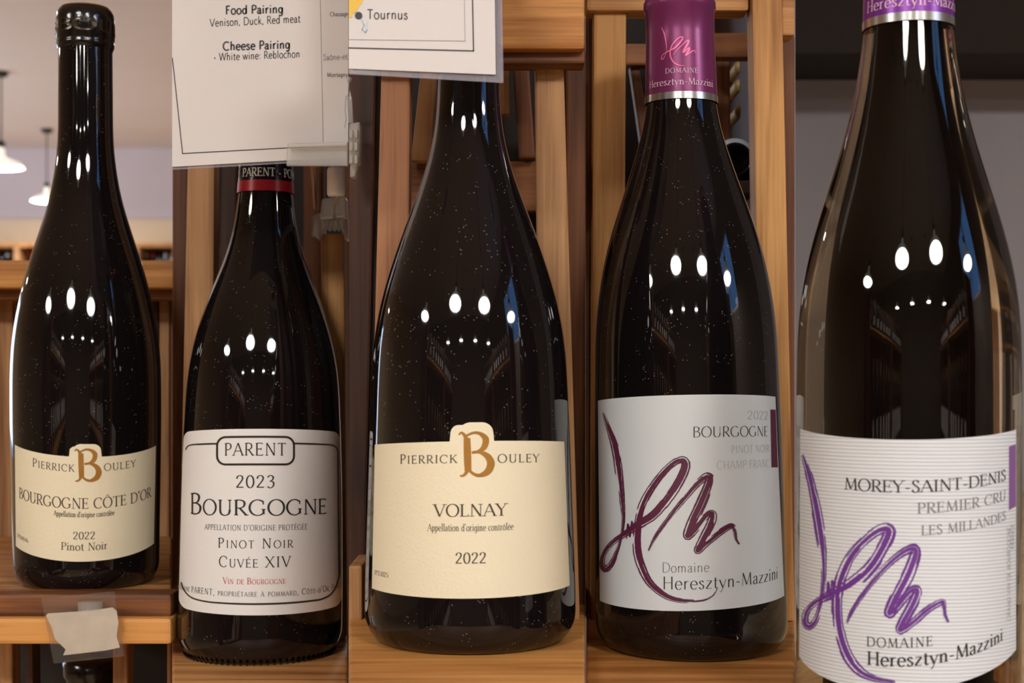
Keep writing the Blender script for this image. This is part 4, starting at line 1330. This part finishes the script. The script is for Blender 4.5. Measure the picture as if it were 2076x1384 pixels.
YC = 0.690
c2 = thing('information_card', 'white printed card with food and cheese pairing text', 'card', P(527, 330, YC))
sh = plank('sheet', [(349, -240), (706, -240), (706, 318), (349, 338)], YC, 0.0006, M['card'], c2, 0)
plank('sleeve', [(349, -242), (706, -242), (706, 324), (349, 344)], YC + .0008, 0.0008, M['laminate'], c2, 0)
T = YC - .0002
card_text('Food Pairing', 457, 574, 29, 26, 17, 'bold', 'card_ink', T, sh)
card_text('Venison, Duck, Red meat', 425, 609, 54, 45, 15.5, 'sans', 'card_ink', T, sh)
card_text('Cheese Pairing', 452, 588, 102, 98, 17, 'bold', 'card_ink', T, sh)
card_text('* White wine: Reblochon', 433, 608, 123, 116, 15, 'sans', 'card_ink', T, sh)
card_text('Chassagn', 669, 706, 33, 32, 8.5, 'sans', 'card_ink', T, sh)
card_text('Saône-et', 655, 705, 122, 120, 12, 'sans', 'card_grey', T, sh)
card_text('Montagny', 663, 705, 156, 155, 8.5, 'sans', 'card_ink', T, sh)
card_line('printed_rule', [(349.5, 118), (370, 311), (706, 293)], 1.8, 'card_ink', T, sh)
card_line('printed_rule', [(648, -60), (655, 296)], 1.0, 'card_grey', T, sh)
card_line('map_outline', [(706, 192), (701, 196), (699, 225), (702, 240), (698, 258)], 1.0, 'map_blue', T, sh)

k2 = thing('sign_clip', 'clear plastic clip with a white peg on the slat under the pairing card', 'clip', P(675, 475, .79), 'clear sign clips')
plank('grip_plate', [(583, 290), (705, 287), (705, 336), (580, 336)], YC - .006, 0.003, M['frosted'], k2, 0.0006)
plank('grip_lip', [(583, 290), (705, 287), (705, 296), (583, 299)], YC - .010, 0.004, M['frosted'], k2, 0.0006)
p0, p1 = P(682, 340, .72), P(682, 398, .72)
revolve('peg', [(p1.z, .0), (p1.z, .0040), (p1.z + .0012, .0046), (p0.z - .0012, .0046), (p0.z, .0040), (p0.z, 0)], p0.x, .72, M['peg'], k2, 24)
tube('peg_pin', [P(682, 394, .72), P(680, 420, .74), P(676, 452, .79)], 0.0015, M['frosted'], k2)
plank('clamp_body', [(652, 402), (700, 398), (702, 440), (648, 446)], 0.765, 0.012, M['frosted'], k2, 0.0012)
plank('clamp_jaw', [(634, 436), (648, 430), (648, 486), (630, 478)], 0.775, 0.030, M['frosted'], k2, 0.0010)
plank('clamp_jaw', [(698, 440), (705, 440), (705, 486), (698, 486)], 0.775, 0.030, M['frosted'], k2, 0.0010)
for k in range(5):
    x = 652 + k * 9.5
    plank('clamp_tooth', [(x, 444), (x + 6, 444), (x + 5, 466), (x + 1, 466)], 0.770, 0.010, M['frosted'], k2, 0.0006)

YC = 0.560
c3 = thing('information_card', 'laminated white card with a map corner reading Tournus', 'card', P(860, 160, YC))
sh = plank('sheet', [(707, -240), (1000, -240), (1005, 151), (707, 139)], YC, 0.0006, M['card'], c3, 0)
plank('laminate', [(707, -244), (1014, -244), (1021, 168), (707, 150)], YC + .0008, 0.0010, M['laminate'], c3, 0.0003)
T = YC - .0002
card_text('Tournus', 744, 827, 38, 39, 19, 'sans', 'card_ink', T, sh)
card_text('Saône', 740, 746, 72, 45, 7, 'sans', 'map_blue', T, sh)
card_line('printed_rule', [(707.5, 97), (960, 103), (954, -200)], 2.4, 'card_ink', T, sh)
card_line('printed_rule', [(707.5, 80), (943, 83), (938, -200)], 0.9, 'card_grey', T, sh)
V = [P(727 + 7.5 * math.cos(a * math.pi / 12), 31.5 + 7.5 * math.sin(a * math.pi / 12), T - .0001) for a in range(24)]
mesh('map_dot', V, [tuple(range(24))], M['card_ink'], sh)
V = [P(x, y, T) for x, y in [(707.5, -200), (760, -200), (748, -80), (738, -20), (734, 6), (727, 14), (722, 24), (714, 28), (713, 35), (707.5, 36)]]
mesh('map_region', V, [tuple(range(10))], M['map_yellow'], sh)
card_line('map_river', [(733, 40), (738, 50), (734, 60), (741, 66), (745, 60)], 1.6, 'map_blue', T, sh)

k3 = thing('sign_clip', 'toothed clear plastic clip beside the dark slat under the map card', 'clip', P(715, 360, .68), 'clear sign clips')
plank('clamp_body', [(707, 250), (730, 246), (728, 330), (707, 334)], 0.668, 0.010, M['frosted'], k3, 0.001)
for k in range(3):
    for j in range(2):
        x, y = 708 + j * 10, 262 + k * 26
        plank('clamp_tooth', [(x, y), (x + 7, y - 1), (x + 7, y + 17), (x, y + 18)], 0.662, 0.005, M['frosted'], k3, 0.0006)
plank('clamp_tail', [(709, 334), (726, 332), (720, 358), (709, 360)], 0.668, 0.008, M['frosted'], k3, 0.001)
tube('clip_wire', [P(712, 250, .672), P(709, 200, .672), P(708, 160, .66)], 0.0012, M['frosted'], k3)

tg = thing('price_tag_holder', 'tilted clear acrylic tag holder with a worn blank paper on the beam', 'tag', P(165, 1345, .735))
plank('acrylic_plate', [(83, 1213), (231, 1199), (252, 1330), (108, 1345)], 0.7345, 0.0018, M['acrylic'], tg, 0.0004)
V = [P(x, y, .7372) for x, y in [(93, 1247), (97, 1243), (180, 1238), (228, 1231), (236, 1238), (240, 1262), (236, 1290), (243, 1312), (215, 1318), (180, 1322), (128, 1328), (133, 1316), (112, 1296), (104, 1270)]]
n = len(V)
V2 = V + [Vector((v.x, v.y + .0005, v.z)) for v in V]
mesh('paper_tag', V2, [tuple(range(n))[::-1], tuple(range(n, 2 * n))] + [(i, (i + 1) % n, n + (i + 1) % n, n + i) for i in range(n)], M['paper_tag'], tg)
p0 = P(176, 1236, .738)
revolve('adhesive_dot', [(p0.z - .009, 0.0), (p0.z - .009, .006), (p0.z + .003, .006), (p0.z + .003, 0)], p0.x, .744, M['frosted'], tg, 24)


# ------------------------------------------------------------------ bottles further inside the racks
def lying_bottle(px, row, Y, R, capm, label, group, name='wine_bottle', neck=True):
    """a bottle lying with its neck (or base) towards the front"""
    c = P(px, row, Y)
    t = thing(name, label, 'bottle', c, group)

    def rev(nm, pts, mat):
        V, Fc = [], []
        n = 40
        for y, r in pts:
            for k in range(n):
                a = 2 * math.pi * k / n
                V.append((c.x + r * math.cos(a), c.y + y, c.z + r * math.sin(a)))
        for i in range(len(pts) - 1):
            for k in range(n):
                Fc.append((i * n + k, i * n + (k + 1) % n, (i + 1) * n + (k + 1) % n, (i + 1) * n + k))
        return mesh(nm, V, Fc, mat, t, True)
    if neck:
        rev('capsule', [(0, 1e-5), (0, R * .8), (.001, R), (.03, R)], capm)
        rev('glass_body', [(.03, R * .95), (.05, R), (.08, R * 1.4), (.10, R * 1.5), (.101, 1e-5)], M['glass_clean'])
    else:
        rev('glass_body', [(.018, 1e-5), (.012, R * .4), (.001, R * .72), (0, R * .80), (.004, R * .94), (.012, R), (.12, R), (.14, R * .4), (.141, 1e-5)], M['glass_clean'])
        rev('label', [(.018, R * 1.015), (.09, R * 1.015)], capm)
    return t


for rr in (134, 172, 226):
    lying_bottle(1503, rr, .87, 14 / F * .87, M['cap_tan'], 'bottle neck with tan capsule pointing out inside the golden rack', 'capsules inside the golden rack')
ib = lying_bottle(1492, 322, .81, 40 / F * .81, M['glass_clean'], 'dark bottle lying base outwards with a pale ring inside the golden rack', 'bottles lying inside the golden rack', neck=False)
V, Fc = [], []
cc = P(1492, 322, .81)
for k in range(25):
    a = math.radians(12 + 156 * k / 24)
    for rr, yy in ((31, .0015), (44, .0035), (44, .02)):
        V.append((cc.x + rr / F * .81 * math.cos(a), .81 + yy, cc.z + rr / F * .81 * math.sin(a)))
for k in range(24):
    for j in range(2):
        n = 3 * k + j
        Fc.append((n, n + 1, n + 4, n + 3))
mesh('pale_ring', V, Fc, M['cap_pale'], ib, True)
# bottle on the lower shelf of the first rack
lb = thing('wine_bottle', 'dark bottle standing on the lower shelf below the empty tag', 'bottle', (P(188, 1340, .88).x, .88, ZC - .50))
zb_, xb_ = ZC - .50, P(188, 1340, .88).x
zt_ = P(188, 1342, .866).z
revolve('glass_body', [(zb_, 0), (zb_, .034), (zb_ + .006, .040), (zb_ + .17, .040), (zb_ + .21, .030), (zb_ + .25, .0175), (zt_ - .05, .0155), (zt_ - .02, .0150)], xb_, .88, M['glass_clean'], lb, 48)
revolve('capsule', [(zt_ - .06, .0158), (zt_ - .012, .0158), (zt_ - .010, .0172), (zt_ - .002, .0172), (zt_, .015), (zt_, 0)], xb_, .88, M['black_foil'], lb, 48)


# ------------------------------------------------------------------ wine shelves along the aisle, mirrored in the bottles' glass
def proto_bottle():
    bodies = []
    for nm, pts, n in (('glass_body', [(0, 0), (0, .033), (.005, .037), (.17, .037), (.21, .026), (.245, .0150), (.285, .0145)], 16),
                       ('label', [(.04, .0374), (.13, .0374)], 16), ('capsule', [(.24, .0160), (.298, .0152), (.30, .013), (.30, 0)], 16)):
        V, Fc = [], []
        for z, r in pts:
            for k in range(n):
                a = 2 * math.pi * k / n
                V.append((r * math.sin(a), r * math.cos(a), z))
        for i in range(len(pts) - 1):
            for k in range(n):
                Fc.append((i * n + k, i * n + (k + 1) % n, (i + 1) * n + (k + 1) % n, (i + 1) * n + k))
        me = bpy.data.meshes.new('aisle_' + nm)
        me.from_pydata(V, [], Fc)
        me.polygons.foreach_set('use_smooth', [True] * len(me.polygons))
        me.materials.append({'glass_body': M['glass_clean'], 'label': M['white'], 'capsule': M['cap_tan']}[nm])
        bodies.append((nm, me))
    return bodies


PB = proto_bottle()
for side, xs in ((-1, -1.55), (1, 1.55)):
    su = thing('shelf_unit', 'tall wooden shelf unit of bottles along the aisle ' + ('by the brown wall window' if side > 0 else 'towards the hall side'), 'shelf', (xs, -2.1, 0))
    x_in, x_out = (xs - .17, xs + .17)
    for z in (.25, .75, 1.25, 1.75):
        box('shelf_board', x_in, x_out, -3.6, -.6, z - .025, z, M['tan_x'], su)
    for y in (-3.63, -2.1, -.6):
        box('upright', x_in, x_out, y, y + .03, 0, 2.1, M['brown_z'], su)
    bx_ = x_in if side < 0 else x_out
    box('back_panel', bx_ - .006, bx_ + .006, -3.6, -.6, 0, 2.1, M['deep_z'], su)
    for z in (.75, 1.25, 1.75):
        for k in range(13):
            y = -3.45 + k * .215
            if abs(y + 2.085) < .06:
                y += .08
            t = thing('wine_bottle', 'bottle with white label standing on the aisle shelf unit ' + ('by the window' if side > 0 else 'on the hall side'), 'bottle',
                      (xs - side * .06, y, z), 'bottles on the aisle shelves ' + ('by the window' if side > 0 else 'on the hall side'))
            for nm, me in PB:
                o = bpy.data.objects.new(nm, me)
                C.objects.link(o)
                o.parent = t
